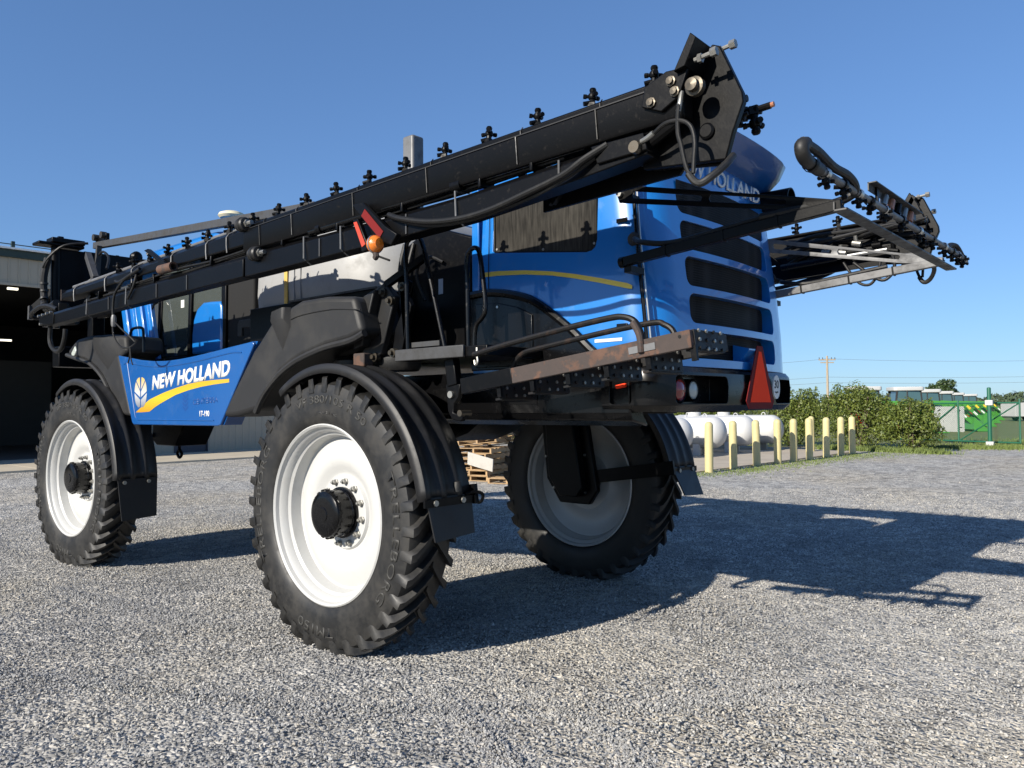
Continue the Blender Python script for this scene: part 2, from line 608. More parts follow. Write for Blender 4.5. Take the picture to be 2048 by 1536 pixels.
def gravel_mat():
    m = bpy.data.materials.new('gravel_ground')
    m.use_nodes = True
    n, l = m.node_tree.nodes, m.node_tree.links
    b = n['Principled BSDF']
    b.inputs['Roughness'].default_value = 0.9
    b.inputs['Specular IOR Level'].default_value = 0.2
    tc = n.new('ShaderNodeTexCoord')
    v = n.new('ShaderNodeTexVoronoi')
    v.inputs['Scale'].default_value = 34
    l.new(tc.outputs['Object'], v.inputs['Vector'])
    v2 = n.new('ShaderNodeTexVoronoi')
    v2.inputs['Scale'].default_value = 15
    l.new(tc.outputs['Object'], v2.inputs['Vector'])
    v3 = n.new('ShaderNodeTexVoronoi')
    v3.inputs['Scale'].default_value = 7
    l.new(tc.outputs['Object'], v3.inputs['Vector'])
    mc = n.new('ShaderNodeMix')
    mc.data_type = 'RGBA'
    mc.inputs[0].default_value = 0.45
    l.new(v.outputs['Color'], mc.inputs[6])
    l.new(v3.outputs['Color'], mc.inputs[7])
    bw = n.new('ShaderNodeRGBToBW')
    l.new(mc.outputs[2], bw.inputs[0])
    rp = n.new('ShaderNodeValToRGB')
    cr = rp.color_ramp
    cr.elements[0].position, cr.elements[0].color = 0.22, (0.17, 0.167, 0.16, 1)
    cr.elements[1].position, cr.elements[1].color = 0.80, (0.58, 0.555, 0.505, 1)
    e = cr.elements.new(0.5)
    e.color = (0.345, 0.335, 0.312, 1)
    l.new(bw.outputs[0], rp.inputs[0])
    big = n.new('ShaderNodeTexNoise')
    big.inputs['Scale'].default_value = 0.28
    big.inputs['Detail'].default_value = 5
    l.new(tc.outputs['Object'], big.inputs['Vector'])
    br = n.new('ShaderNodeValToRGB')
    br.color_ramp.elements[0].position = 0.40
    br.color_ramp.elements[1].position = 0.68
    br.color_ramp.elements[0].color = (0, 0, 0, 1)
    br.color_ramp.elements[1].color = (0.5, 0.5, 0.5, 1)
    l.new(big.outputs['Fac'], br.inputs[0])
    mx = n.new('ShaderNodeMix')
    mx.data_type = 'RGBA'
    mx.blend_type = 'MULTIPLY'
    l.new(br.outputs[0], mx.inputs[0])
    l.new(rp.outputs[0], mx.inputs[6])
    mx.inputs[7].default_value = (1.15, 1.02, 0.80, 1)
    l.new(mx.outputs[2], b.inputs['Base Color'])
    ad = n.new('ShaderNodeMath')
    ad.operation = 'ADD'
    l.new(v.outputs['Distance'], ad.inputs[0])
    l.new(v2.outputs['Distance'], ad.inputs[1])
    bp = n.new('ShaderNodeBump')
    bp.invert = True
    bp.inputs['Strength'].default_value = 0.9
    bp.inputs['Distance'].default_value = 0.022
    l.new(ad.outputs[0], bp.inputs['Height'])
    l.new(bp.outputs[0], b.inputs['Normal'])
    MATS['gravel_ground'] = m


gravel_mat()


def stone_mat():
    m = bpy.data.materials.new('stone')
    m.use_nodes = True
    n, l = m.node_tree.nodes, m.node_tree.links
    b = n['Principled BSDF']
    b.inputs['Roughness'].default_value = 0.82
    b.inputs['Specular IOR Level'].default_value = 0.3
    oi = n.new('ShaderNodeObjectInfo')
    rp = n.new('ShaderNodeValToRGB')
    cr = rp.color_ramp
    pts = [(0.0, (0.17, 0.171, 0.174)), (0.25, (0.255, 0.255, 0.254)), (0.55, (0.32, 0.319, 0.312)), (0.85, (0.395, 0.39, 0.377)), (0.965, (0.42, 0.385, 0.33)), (1.0, (0.54, 0.525, 0.50))]
    cr.elements[0].position, cr.elements[0].color = pts[0][0], (*pts[0][1], 1)
    cr.elements[1].position, cr.elements[1].color = pts[-1][0], (*pts[-1][1], 1)
    for p, c in pts[1:-1]:
        e = cr.elements.new(p)
        e.color = (*c, 1)
    l.new(oi.outputs['Random'], rp.inputs[0])
    tc = n.new('ShaderNodeTexCoord')
    nz = n.new('ShaderNodeTexNoise')
    nz.inputs['Scale'].default_value = 1.3
    nz.inputs['Detail'].default_value = 5
    l.new(tc.outputs['Object'], nz.inputs['Vector'])
    mr = n.new('ShaderNodeMapRange')
    mr.inputs['To Min'].default_value = 0.7
    mr.inputs['To Max'].default_value = 1.3
    l.new(nz.outputs['Fac'], mr.inputs['Value'])
    mx = n.new('ShaderNodeMix')
    mx.data_type = 'RGBA'
    mx.blend_type = 'MULTIPLY'
    mx.inputs[0].default_value = 1.0
    l.new(rp.outputs[0], mx.inputs[6])
    l.new(mr.outputs[0], mx.inputs[7])
    geo = n.new('ShaderNodeNewGeometry')              # patches of finer, tan or darker stone over the yard
    pn = n.new('ShaderNodeTexNoise')
    pn.inputs['Scale'].default_value = 0.55
    pn.inputs['Detail'].default_value = 5
    l.new(geo.outputs['Position'], pn.inputs['Vector'])
    pr = n.new('ShaderNodeValToRGB')
    pc = pr.color_ramp
    pc.elements[0].position, pc.elements[0].color = 0.34, (0.80, 0.80, 0.81, 1)
    pc.elements[1].position, pc.elements[1].color = 0.70, (1.07, 1.03, 0.94, 1)
    e = pc.elements.new(0.52)
    e.color = (1.0, 0.99, 0.97, 1)
    l.new(pn.outputs['Fac'], pr.inputs[0])
    m2 = n.new('ShaderNodeMix')
    m2.data_type = 'RGBA'
    m2.blend_type = 'MULTIPLY'
    m2.inputs[0].default_value = 1.0
    l.new(mx.outputs[2], m2.inputs[6])
    l.new(pr.outputs[0], m2.inputs[7])
    l.new(m2.outputs[2], b.inputs['Base Color'])
    MATS['stone'] = m


stone_mat()
pmat('concrete', (0.46, 0.40, 0.30), 0.85, var=0.12, vscale=0.8, dirt=(0.30, 0.26, 0.20), damt=0.3, dscale=1.2, bump=0.2, bscale=60)
pmat('pad_concrete', (0.40, 0.345, 0.27), 0.85, var=0.15, vscale=0.7, dirt=(0.26, 0.22, 0.17), damt=0.35, dscale=1.0, bump=0.2, bscale=60)
pmat('lawn', (0.115, 0.135, 0.035), 0.9, var=0.35, vscale=2.0, dirt=(0.19, 0.17, 0.07), damt=0.4, dscale=0.7, bump=0.5, bscale=30)
pmat('grass_blade', (0.12, 0.16, 0.035), 0.7, var=0.4, vscale=3.0)
pmat('siding', (0.37, 0.325, 0.25), 0.5, var=0.05, vscale=0.6, dirt=(0.26, 0.23, 0.18), damt=0.2, dscale=1.2)
pmat('fascia_trim', (0.018, 0.035, 0.030), 0.45, var=0.1)
pmat('gutter_white', (0.80, 0.80, 0.78), 0.4, var=0.04)
pmat('door_blue', (0.035, 0.042, 0.060), 0.5, var=0.1)
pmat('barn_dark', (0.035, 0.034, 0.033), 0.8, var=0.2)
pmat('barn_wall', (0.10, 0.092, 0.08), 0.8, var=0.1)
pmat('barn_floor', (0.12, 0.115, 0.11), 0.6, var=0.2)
pmat('tube_light', (0.9, 0.9, 0.85), 0.4, var=0.0, emit=(1.0, 0.93, 0.74), estr=1.3)
pmat('bollard_yellow', (0.50, 0.43, 0.21), 0.6, var=0.06, vscale=4, dirt=(0.36, 0.30, 0.15), damt=0.16, dscale=7, perinst=0.08)
pmat('tank_white', (0.50, 0.50, 0.49), 0.42, var=0.03, vscale=1, dirt=(0.34, 0.33, 0.30), damt=0.14, dscale=2)
pmat('pallet_wood', (0.34, 0.225, 0.115), 0.8, var=0.25, vscale=7, dirt=(0.18, 0.12, 0.07), damt=0.3, dscale=5, bump=0.2, perinst=0.22)
pmat('box_white', (0.44, 0.425, 0.39), 0.7, var=0.06, dirt=(0.32, 0.30, 0.26), damt=0.3, dscale=4)
pmat('bark', (0.10, 0.075, 0.05), 0.9, var=0.3, vscale=12, bump=0.4)
pmat('gate_green', (0.012, 0.10, 0.055), 0.45, var=0.1)
pmat('sign_white', (0.42, 0.42, 0.41), 0.5, var=0.05)
pmat('tractor_green', (0.06, 0.24, 0.035), 0.35, var=0.06, coat=0.3)
pmat('tractor_red', (0.60, 0.035, 0.02), 0.4, var=0.05)
pmat('dull_red', (0.16, 0.02, 0.018), 0.5, var=0.1)
pmat('tractor_roof', (0.46, 0.46, 0.45), 0.4, var=0.03)
pmat('tractor_glass', (0.05, 0.10, 0.11), 0.08, coat=0.5, var=0.1)
pmat('tyre_far', (0.022, 0.022, 0.022), 0.7, var=0.2)
pmat('yellow_deco', (0.75, 0.52, 0.03), 0.5, var=0.05)
pmat('pole_wood', (0.34, 0.27, 0.19), 0.85, var=0.15, vscale=2)
pmat('wire', (0.12, 0.12, 0.12), 0.6)
pmat('far_green', (0.050, 0.075, 0.035), 0.9, var=0.35, vscale=0.3)


def leaf_mat(name, c0, c1, scale=1.8):
    m = bpy.data.materials.new(name)
    m.use_nodes = True
    n, l = m.node_tree.nodes, m.node_tree.links
    b = n['Principled BSDF']
    b.inputs['Roughness'].default_value = 0.5
    tc = n.new('ShaderNodeTexCoord')
    nz = n.new('ShaderNodeTexNoise')
    nz.inputs['Scale'].default_value = scale * 6
    l.new(tc.outputs['Object'], nz.inputs['Vector'])
    rp = n.new('ShaderNodeValToRGB')
    rp.color_ramp.elements[0].position, rp.color_ramp.elements[0].color = 0.3, (*c0, 1)
    rp.color_ramp.elements[1].position, rp.color_ramp.elements[1].color = 0.72, (*c1, 1)
    l.new(nz.outputs['Fac'], rp.inputs[0])
    l.new(rp.outputs[0], b.inputs['Base Color'])
    tr = n.new('ShaderNodeBsdfTranslucent')
    l.new(rp.outputs[0], tr.inputs[0])
    ms = n.new('ShaderNodeMixShader')
    ms.inputs[0].default_value = 0.3
    o = n['Material Output']
    l.new(b.outputs[0], ms.inputs[1])
    l.new(tr.outputs[0], ms.inputs[2])
    l.new(ms.outputs[0], o.inputs[0])
    MATS[name] = m


leaf_mat('hedge_leaf', (0.040, 0.075, 0.014), (0.23, 0.265, 0.05))
leaf_mat('tree_leaf', (0.03, 0.06, 0.018), (0.09, 0.13, 0.04), 0.4)

# ------------------------------------------------------------------ ground
g = MB()
g.add([(-260, -900, 0), (400, -900, 0), (400, 120, 0), (-260, 120, 0)], [(0, 1, 2, 3)])
ground = struct(g.build('ground', 'gravel_ground'))

rng = np.random.default_rng(7)


def sheet(name, poly, z, mat, jag=0.0, step=0.8):
    """flat sheet with an uneven edge"""
    out = []
    n = len(poly)
    for i in range(n):
        a, b = np.array(poly[i]), np.array(poly[(i + 1) % n])
        k = max(1, int(np.linalg.norm(b - a) / step)) if jag else 1
        k = min(k, 90)
        for j in range(k):
            p = a + (b - a) * j / k
            if jag:
                p = p + rng.normal(0, jag, 2)
            out.append((p[0], p[1], z))
    m = MB()
    m.add(out, [tuple(range(len(out)))])
    return struct(m.build(name, mat))


sheet('lawn', [(3.2, -28.6), (-2.5, -31.2), (-45, -44), (-250, -120), (-250, -880), (390, -880), (390, -60), (60, -36), (24, -26.5), (9, -26.5)], 0.006, 'lawn', 0.18)
# concrete pad under the gas tanks: a slab with real thickness
pad = MB()
pad.prism([(4.98, -13.2), (4.45, -24.3), (14.6, -26.2), (15.2, -13.2)], 0.0, 0.05, 'xy')
struct(pad.build('concrete_pad', 'pad_concrete', bevel=0.01))
# apron before the workshop
ap = MB()
for k in range(9):
    y1 = 22 - k * 5.0
    ap.bb(20.55, 26.2, y1 - 4.99, y1, -0.05, 0.06)
struct(ap.build('concrete_apron', 'concrete', bevel=0.008))

# ------------------------------------------------------------------ gravel stones (real stones, near and middle ground)
PEB = bpy.data.collections.new('pebbles')
prng = random.Random(3)
for k in range(7):
    bm = bmesh.new()
    for _ in range(13):
        d = Vector((prng.gauss(0, 1), prng.gauss(0, 1), prng.gauss(0, 1))).normalized()
        d *= prng.uniform(0.8, 1.0)
        bm.verts.new((d.x * prng.uniform(0.9, 1.15), d.y * 0.85, d.z * 0.68))
    r = bmesh.ops.convex_hull(bm, input=bm.verts)
    bmesh.ops.delete(bm, geom=[v for v in bm.verts if not v.link_faces], context='VERTS')
    me = bpy.data.meshes.new('pebble')
    bm.to_mesh(me)
    bm.free()
    me.materials.append(MATS['stone'])
    PEB.objects.link(bpy.data.objects.new('pebble', me))


def stones(name, label, n, dmin, dmax, half, smin, smax, zoff, ang0=PSI, centre=(-4.86, 5.19), keep=None):
    u = rng.random(n)
    d = np.sqrt(dmin ** 2 + u * (dmax ** 2 - dmin ** 2))
    a = ang0 + (rng.random(n) * 2 - 1) * half
    x = centre[0] + d * np.cos(a)
    y = centre[1] + d * np.sin(a)
    if keep is not None:
        k = keep(x, y, d)
        x, y, d = x[k], y[k], d[k]
    n = len(x)
    s = smin + (smax - smin) * rng.random(n) ** 2.2
    lump = 0.006 * np.sin(x * 2.1 + 1.3 * np.sin(y * 1.7)) + 0.005 * np.sin(y * 3.3 + x * 0.9)
    z = np.maximum(0, lump) + s * rng.uniform(-0.1, 0.95, n) * zoff
    me = bpy.data.meshes.new(name)
    co = np.stack([x, y, z], 1).astype(np.float32)
    me.vertices.add(n)
    me.vertices.foreach_set('co', co.ravel())
    at = me.attributes.new('size', 'FLOAT', 'POINT')
    at.data.foreach_set('value', s.astype(np.float32))
    at = me.attributes.new('turn', 'FLOAT_VECTOR', 'POINT')
    rot = np.stack([rng.normal(0, 0.5, n), rng.normal(0, 0.5, n), rng.random(n) * 6.283], 1).astype(np.float32)
    at.data.foreach_set('vector', rot.ravel())
    at = me.attributes.new('which', 'INT', 'POINT')
    at.data.foreach_set('value', rng.integers(0, 7, n).astype(np.int32))
    o = link(name, me)
    ng = bpy.data.node_groups.new(name, 'GeometryNodeTree')
    ng.interface.new_socket('Geometry', in_out='INPUT', socket_type='NodeSocketGeometry')
    ng.interface.new_socket('Geometry', in_out='OUTPUT', socket_type='NodeSocketGeometry')
    N, L = ng.nodes, ng.links
    gi, go = N.new('NodeGroupInput'), N.new('NodeGroupOutput')
    ip = N.new('GeometryNodeInstanceOnPoints')
    ci = N.new('GeometryNodeCollectionInfo')
    ci.inputs['Collection'].default_value = PEB
    ci.inputs['Separate Children'].default_value = True
    ci.inputs['Reset Children'].default_value = True
    ip.inputs['Pick Instance'].default_value = True

    def attr(nm, ty):
        q = N.new('GeometryNodeInputNamedAttribute')
        q.data_type = ty
        q.inputs['Name'].default_value = nm
        return q.outputs['Attribute']
    L.new(gi.outputs[0], ip.inputs['Points'])
    L.new(ci.outputs[0], ip.inputs['Instance'])
    L.new(attr('which', 'INT'), ip.inputs['Instance Index'])
    e2r = N.new('FunctionNodeEulerToRotation')
    L.new(attr('turn', 'FLOAT_VECTOR'), e2r.inputs[0])
    L.new(e2r.outputs[0], ip.inputs['Rotation'])
    L.new(attr('size', 'FLOAT'), ip.inputs['Scale'])
    L.new(ip.outputs[0], go.inputs[0])
    md = o.modifiers.new('stones', 'NODES')
    md.node_group = ng
    tag(o, label, 'gravel', kind='stuff')
    return o


def fade(x, y, d):
    p = np.clip(1.15 - (d - 7.0) / 11.0, 0.12, 1.0)
    return (rng.random(len(x)) < p) & (x < 20.4)


stones('gravel', 'grey crushed stone covering the whole yard', 520000, 1.6, 17.5, R(46), 0.0055, 0.0140, 0.7, keep=fade)
stones('gravel_larger_stones', 'larger pale stones scattered over the grey gravel', 1100, 1.8, 22.0, R(47), 0.015, 0.028, 0.4, keep=lambda x, y, d: x < 20.4)

def ridge(label, pts, n, width, high):
    P = np.array(pts, float)
    seg = rng.integers(0, len(P) - 1, n)
    t = rng.random(n)[:, None]
    c = P[seg] * (1 - t) + P[seg + 1] * t
    d_ = P[seg + 1] - P[seg]
    d_ /= np.linalg.norm(d_, axis=1)[:, None]
    off = rng.normal(0, width, n)
    xy = c + np.stack([-d_[:, 1], d_[:, 0]], 1) * off[:, None]
    sel = {'xy': xy, 'z': high * np.exp(-(off / width) ** 2) * rng.random(n)}
    return sel


ridges = [ridge('', [(-3.9, 4.0), (-3.4, 3.2), (-2.4, 2.3), (-1.2, 1.75)], 9000, 0.07, 0.026),
          ridge('', [(-4.1, 3.4), (-3.5, 2.6), (-2.6, 1.7), (-1.4, 1.35)], 7000, 0.06, 0.022),
          ridge('', [(1.5, 3.6), (0.2, 3.0), (-1.0, 2.4), (-2.4, 1.2), (-3.0, 0.2)], 9000, 0.09, 0.022),
          ridge('', [(4.2, 2.4), (2.5, 2.15), (1.0, 1.95)], 6000, 0.08, 0.022)]
_xy = np.concatenate([q['xy'] for q in ridges])
_z = np.concatenate([q['z'] for q in ridges])
_o = stones('gravel_ridges', 'low ridges of loose gravel pushed up by tyres', len(_z), 2, 3, 1, 0.006, 0.014, 1.0)
_c = np.concatenate([_xy, _z[:, None]], 1).astype(np.float32)
_o.data.vertices.foreach_set('co', _c.ravel())

# ------------------------------------------------------------------ grass blades along the pad and by the gate


def blades(name, label, spots, n, h, wdt):
    v, f = [], []
    r = random.Random(11)
    for _ in range(n):
        cx, cy, sx, sy = r.choice(spots)
        x, y = r.gauss(cx, sx), r.gauss(cy, sy)
        a = r.random() * math.pi
        hh = h * r.uniform(0.4, 1.1)
        dx, dy = math.cos(a) * wdt, math.sin(a) * wdt
        lx, ly = r.gauss(0, hh * 0.4), r.gauss(0, hh * 0.4)
        o = len(v)
        v += [(x - dx, y - dy, 0), (x + dx, y + dy, 0), (x + lx, y + ly, hh)]
        f.append((o, o + 1, o + 2))
    me = bpy.data.meshes.new(name)
    me.from_pydata(v, [], f)
    me.materials.append(MATS['grass_blade'])
    return tag(link(name, me), label, 'grass', kind='stuff')


gs = [(4.45 - 0.052 * k, -13.4 - k * 0.98, 0.45, 0.5) for k in range(11)]
gs += [(3.4, -22.4, 0.6, 0.9), (3.0, -24.2, 0.7, 0.8), (2.4, -25.6, 0.7, 0.8), (4.2, -15.0, 0.2, 0.6), (3.9, -19.5, 0.35, 1.0), (5.0, -12.6, 0.4, 0.4)]
blades('grass_fringe', 'patchy low grass growing along the yellow bollards', gs, 4500, 0.055, 0.012)
gs += [(1.9 + k * 0.55, -25.1 - 0.09 * k, 0.35, 0.25) for k in range(8)]
blades('weeds', 'taller weeds growing at the foot of the hedge', [(2.0 + k * 0.5, -25.15 - 0.1 * k, 0.3, 0.2) for k in range(9)], 2600, 0.22, 0.018)
gs = [(3.0 - k * 0.55, -28.9 - k * 0.28, 0.5, 0.5) for k in range(14)] + [(2 - k * 1.3, -34 - 0.2 * k, 1.5, 2.5) for k in range(8)]
blades('grass_verge', 'rough green grass under and behind the green gate', gs, 12000, 0.14, 0.02)

# ------------------------------------------------------------------ workshop building
BX = 25.3
shop = empty('workshop_building', (BX, -4, 0))
tag(shop, 'beige metal sided workshop with a huge dark open doorway behind the sprayer', 'building')


def at_shop(o):
    o.location = Vector(o.location) - Vector((BX, -4, 0))
    return o


pm = MB()
pw = 0.305
# one ribbed sheet, unit height, rib at its edge
prof = [(0, 0), (0.018, 0.022), (0.05, 0.022), (0.068, 0), (pw - 0.003, 0), (pw - 0.003, -0.02), (0, -0.02)]
pm.sweep([[(-q[1], -q[0], 0) for q in prof], [(-q[1], -q[0], 1) for q in prof]])
PANEL = pm.mesh('siding_panel', 'siding')


def panels(y0, y1, z0, z1):
    y = y0
    while y - pw >= y1 - 0.01:
        o = link('siding_panel', PANEL, shop)
        o.location = (0, y + 4, z0)
        o.scale = (1, 1, z1 - z0)
        y -= pw


OPEN_R = -8.35
panels(OPEN_R, -9.2, 0.06, 6.05)
panels(-10.52, -19.2, 0.06, 6.05)
panels(14.0, -19.2, 6.1, 7.0)
w = MB()
w.bb(BX + 0.02, BX + 0.2, -9.2, OPEN_R, 0, 6.1).bb(BX + 0.02, BX + 0.2, -19.2, -10.52, 0, 6.1).bb(BX + 0.02, BX + 0.2, -10.52, -9.2, 2.25, 6.1)
w.bb(BX + 0.02, BX + 0.2, -19.2, 14, 6.1, 7.0)
w.bb(BX + 0.2, 50, -19.4, -19.2, 0, 7.0)
at_shop(w.build('wall', 'siding', shop))
d = MB().bb(BX + 0.05, BX + 0.1, -10.5, -9.22, 0.06, 2.22)
at_shop(d.build('walk_door', 'door_blue', shop, 0.01))
d = MB().bb(BX - 0.02, BX + 0.05, -9.22, -9.14, 0.06, 2.3).bb(BX - 0.02, BX + 0.05, -10.58, -10.5, 0.06, 2.3).bb(BX - 0.02, BX + 0.05, -10.5, -9.22, 2.22, 2.3)
at_shop(d.build('door_frame', 'door_blue', shop))
d = MB().bb(BX - 0.12, BX + 0.02, -19.3, 14, 6.98, 7.24)
at_shop(d.build('eave_trim', 'fascia_trim', shop, 0.01))
d = MB().bb(BX - 0.05, BX + 0.04, -19.2, 14, 6.03, 6.12)
at_shop(d.build('door_header', 'siding', shop))
d = MB()
d.prism([(BX - 0.25, 7.24), (BX - 0.25, 7.30), (50, 9.2), (50, 9.12)], -19.5, 14.2, 'xz')
at_shop(d.build('roof', 'gutter_white', shop))
rail = MB()
for z in (7.42,):
    rail.bar((BX - 0.1, 14, z), (BX - 0.1, -19.3, z), 0.03, 0.03)
for k in range(20):
    y = 13.5 - k * 1.7
    rail.bb(BX - 0.16, BX - 0.04, y - 0.05, y + 0.05, 7.27, 7.52)
at_shop(rail.build('snow_rail', 'fascia_trim', shop))
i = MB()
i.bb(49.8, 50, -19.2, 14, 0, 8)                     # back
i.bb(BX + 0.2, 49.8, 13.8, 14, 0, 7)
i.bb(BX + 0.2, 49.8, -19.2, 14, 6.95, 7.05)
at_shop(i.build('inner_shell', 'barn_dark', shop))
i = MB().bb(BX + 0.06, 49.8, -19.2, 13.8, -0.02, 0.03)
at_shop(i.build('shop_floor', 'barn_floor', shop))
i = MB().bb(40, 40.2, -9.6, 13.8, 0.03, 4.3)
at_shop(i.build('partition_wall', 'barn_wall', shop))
for (x, y, z, ln) in ((29.5, -4.75, 6.5, 0.35), (36.0, -6.0, 5.0, 1.2)):
    i = MB().bb(x - 0.06, x + 0.06, y - ln / 2, y + ln / 2, z - 0.04, z + 0.04)
    at_shop(i.build('tube_lamp', 'tube_light', shop))

# ------------------------------------------------------------------ yellow bollards
bmsh = MB().lathe([(0.001, 1.335), (0.05, 1.325), (0.085, 1.30), (0.108, 1.255), (0.110, 1.2), (0.110, 0.0)], axis='z', n=20).mesh('bollard', 'bollard_yellow')
spots = [(4.79, -13.69), (4.77, -15.09), (4.70, -16.46), (4.55, -17.60), (4.46, -18.60), (4.42, -19.80), (5.75, -23.60), (4.38, -21.19), (4.33, -22.47), (4.28, -23.51)]
names = ['nearest yellow bollard, leftmost of the row beside the gas tanks', 'second yellow bollard from the left in the row',
         'third yellow bollard from the left in the row', 'fourth yellow bollard from the left, before the last gas tank',
         'fifth yellow bollard from the left, before the hedge', 'sixth yellow bollard from the left, hiding most of another behind it',
         'yellow bollard mostly hidden behind the sixth one of the row', 'third yellow bollard from the far right end of the row',
         'second yellow bollard from the far right end of the row', 'farthest yellow bollard at the right end of the row']
for (x, y), nm in zip(spots, names):
    o = link('bollard', bmsh)
    o.location = (x, y, 0)
    o.rotation_euler = (rng.normal(0, 0.008), rng.normal(0, 0.008), rng.random() * 6)
    tag(o, nm, 'bollard', 'yellow bollards along the concrete pad')

# ------------------------------------------------------------------ gas tanks


def gas_tank(loc, label, rz=0.0):
    t = empty('gas_tank', loc, rz)
    tag(t, label, 'gas tank', 'white gas tanks on the pad')
    rr, L = 0.545, 3.9
    prof = [(0.001, 0)]
    for k in range(1, 10):
        a = k / 9 * math.pi / 2
        prof.append((rr * math.sin(a), 0.42 * (1 - math.cos(a))))
    prof += [(rr, 0.42 + L * 0.25), (rr, 0.42 + L * 0.5), (rr, 0.42 + L)]
    for k in range(1, 10):
        a = k / 9 * math.pi / 2
        prof.append((max(rr * math.cos(a), 0.001), 0.42 + L + 0.42 * math.sin(a)))
    MB().lathe(prof, (0, 0, 0.78), 'x', 36).build('shell', 'tank_white', t)
    MB().lathe([(0.24, 1.28), (0.25, 1.42), (0.245, 1.50), (0.21, 1.56), (0.12, 1.60), (0.001, 1.61)], (2.4, 0, 0), 'z', 20).build('valve_dome', 'tank_white', t)
    for x in (0.9, 3.8):
        for y in (-0.33, 0.33):
            MB().bb(x - 0.12, x + 0.12, y - 0.05, y + 0.05, 0.0, 0.42).build('leg', 'tank_white', t)
    for x in (0.75, 4.0):
        MB().tube([(x - 0.07, 0, 1.31), (x - 0.06, 0, 1.39), (x, 0, 1.42), (x + 0.06, 0, 1.39), (x + 0.07, 0, 1.31)], 0.014, 6, 3).build('lifting_lug', 'tank_white', t)
    MB().lathe([(0.03, 1.3), (0.03, 1.37), (0.001, 1.38)], (1.5, 0, 0), 'z', 8).build('relief_valve', 'tank_white', t)
    return t


gas_tank((7.3, -17.4, 0.05), 'white gas tank nearest the sprayer tyre, mostly hidden by it')
gas_tank((7.15, -19.5, 0.05), 'second white gas tank, behind the two nearest bollards', R(-1))
gas_tank((7.0, -21.6, 0.05), 'third white gas tank, behind the third bollard', R(0.5))
gas_tank((6.9, -23.8, 0.05), 'white gas tank nearest the hedge, farthest right of the four', R(-0.5))

# ------------------------------------------------------------------ foliage


def foliage(name, mat, parent, blobs, n, leaf, seed, flat=0.75):
    """leaf faces spread through a lumpy crown volume; blobs = (x, y, z, rx, ry, rz)"""
    r = np.random.default_rng(seed)
    wts = np.array([b[3] * b[4] + b[4] * b[5] + b[3] * b[5] for b in blobs])
    idx = r.choice(len(blobs), n, p=wts / wts.sum())
    B = np.array(blobs)[idx]
    d = r.normal(0, 1, (n, 3))
    d /= np.linalg.norm(d, axis=1)[:, None]
    lump = 1 + 0.16 * np.sin(d[:, 0] * 7 + idx) * np.sin(d[:, 2] * 6 + 2 * idx) + 0.12 * np.sin(d[:, 1] * 11 + d[:, 2] * 9 + idx)
    rad = (1 - 0.42 * r.random(n) ** 2.2) * lump + r.normal(0, 0.03, n)
    p = B[:, :3] + d * B[:, 3:] * rad[:, None]
    p[:, 2] = np.maximum(p[:, 2], 0.06 + 0.1 * r.random(n))
    nrm = d + r.normal(0, 0.75, (n, 3)) + np.array([0, 0, 0.3])
    nrm /= np.linalg.norm(nrm, axis=1)[:, None]
    t = np.cross(nrm, r.normal(0, 1, (n, 3)))
    t /= np.linalg.norm(t, axis=1)[:, None] + 1e-9
    bq = np.cross(nrm, t)
    s = leaf * r.uniform(0.6, 1.35, n)[:, None]
    v = np.stack([p - t * s, p + bq * s * 0.45, p + t * s + nrm * s * 0.2, p - bq * s * 0.45], 1).reshape(-1, 3)
    me = bpy.data.meshes.new(name)
    me.vertices.add(4 * n)
    me.vertices.foreach_set('co', v.astype(np.float32).ravel())
    me.loops.add(4 * n)
    me.loops.foreach_set('vertex_index', np.arange(4 * n, dtype=np.int32))
    me.polygons.add(n)
    me.polygons.foreach_set('loop_start', np.arange(0, 4 * n, 4, dtype=np.int32))
    me.update(calc_edges=True)
    me.materials.append(MATS[mat])
    return link(name, me, parent)


def bush(loc, w_, dpt, h, n, seed, label, leaf=0.055):
    t = empty('hedge_bush', loc)
    tag(t, label, 'bush', 'bushes of the hedge behind the pad')
    r = random.Random(seed)
    bl = []
    k = 15
    for q in range(k):
        zz = r.uniform(0.25, 0.80) * h
        sh = 1.0 - 0.45 * max(0, zz / h - 0.45) / 0.4
        a = r.random() * 6.283
        q2 = r.uniform(0.25, 0.72) * sh
        s = r.uniform(0.26, 0.42)
        bl.append((math.cos(a) * w_ * q2, math.sin(a) * dpt * q2, zz, s * w_ * 0.95, s * dpt * 0.95, s * h * 0.55))
    bl.append((0, 0, h * 0.42, w_ * 0.72, dpt * 0.72, h * 0.45))
    for q in range(16):                                # sprigs that break the outline
        a = r.random() * 6.283
        zz = h * r.uniform(0.5, 0.95)
        q2 = r.uniform(0.6, 0.95) * (1.15 - 0.6 * zz / h)
        bl.append((math.cos(a) * w_ * q2, math.sin(a) * dpt * q2, zz, 0.10, 0.10, 0.24))
    foliage('foliage', 'hedge_leaf', t, bl, n, leaf, seed)
    s = MB()
    for q in range(7):
        a = r.random() * 6.283
        e = (math.cos(a) * w_ * 0.5, math.sin(a) * dpt * 0.5, h * r.uniform(0.6, 0.85))
        s.tube([(math.cos(a) * 0.15, math.sin(a) * 0.15, 0), (e[0] * 0.4, e[1] * 0.4, h * 0.35), e], 0.03, 5, 3, None)
    s.build('stem', 'bark', t)
    return t


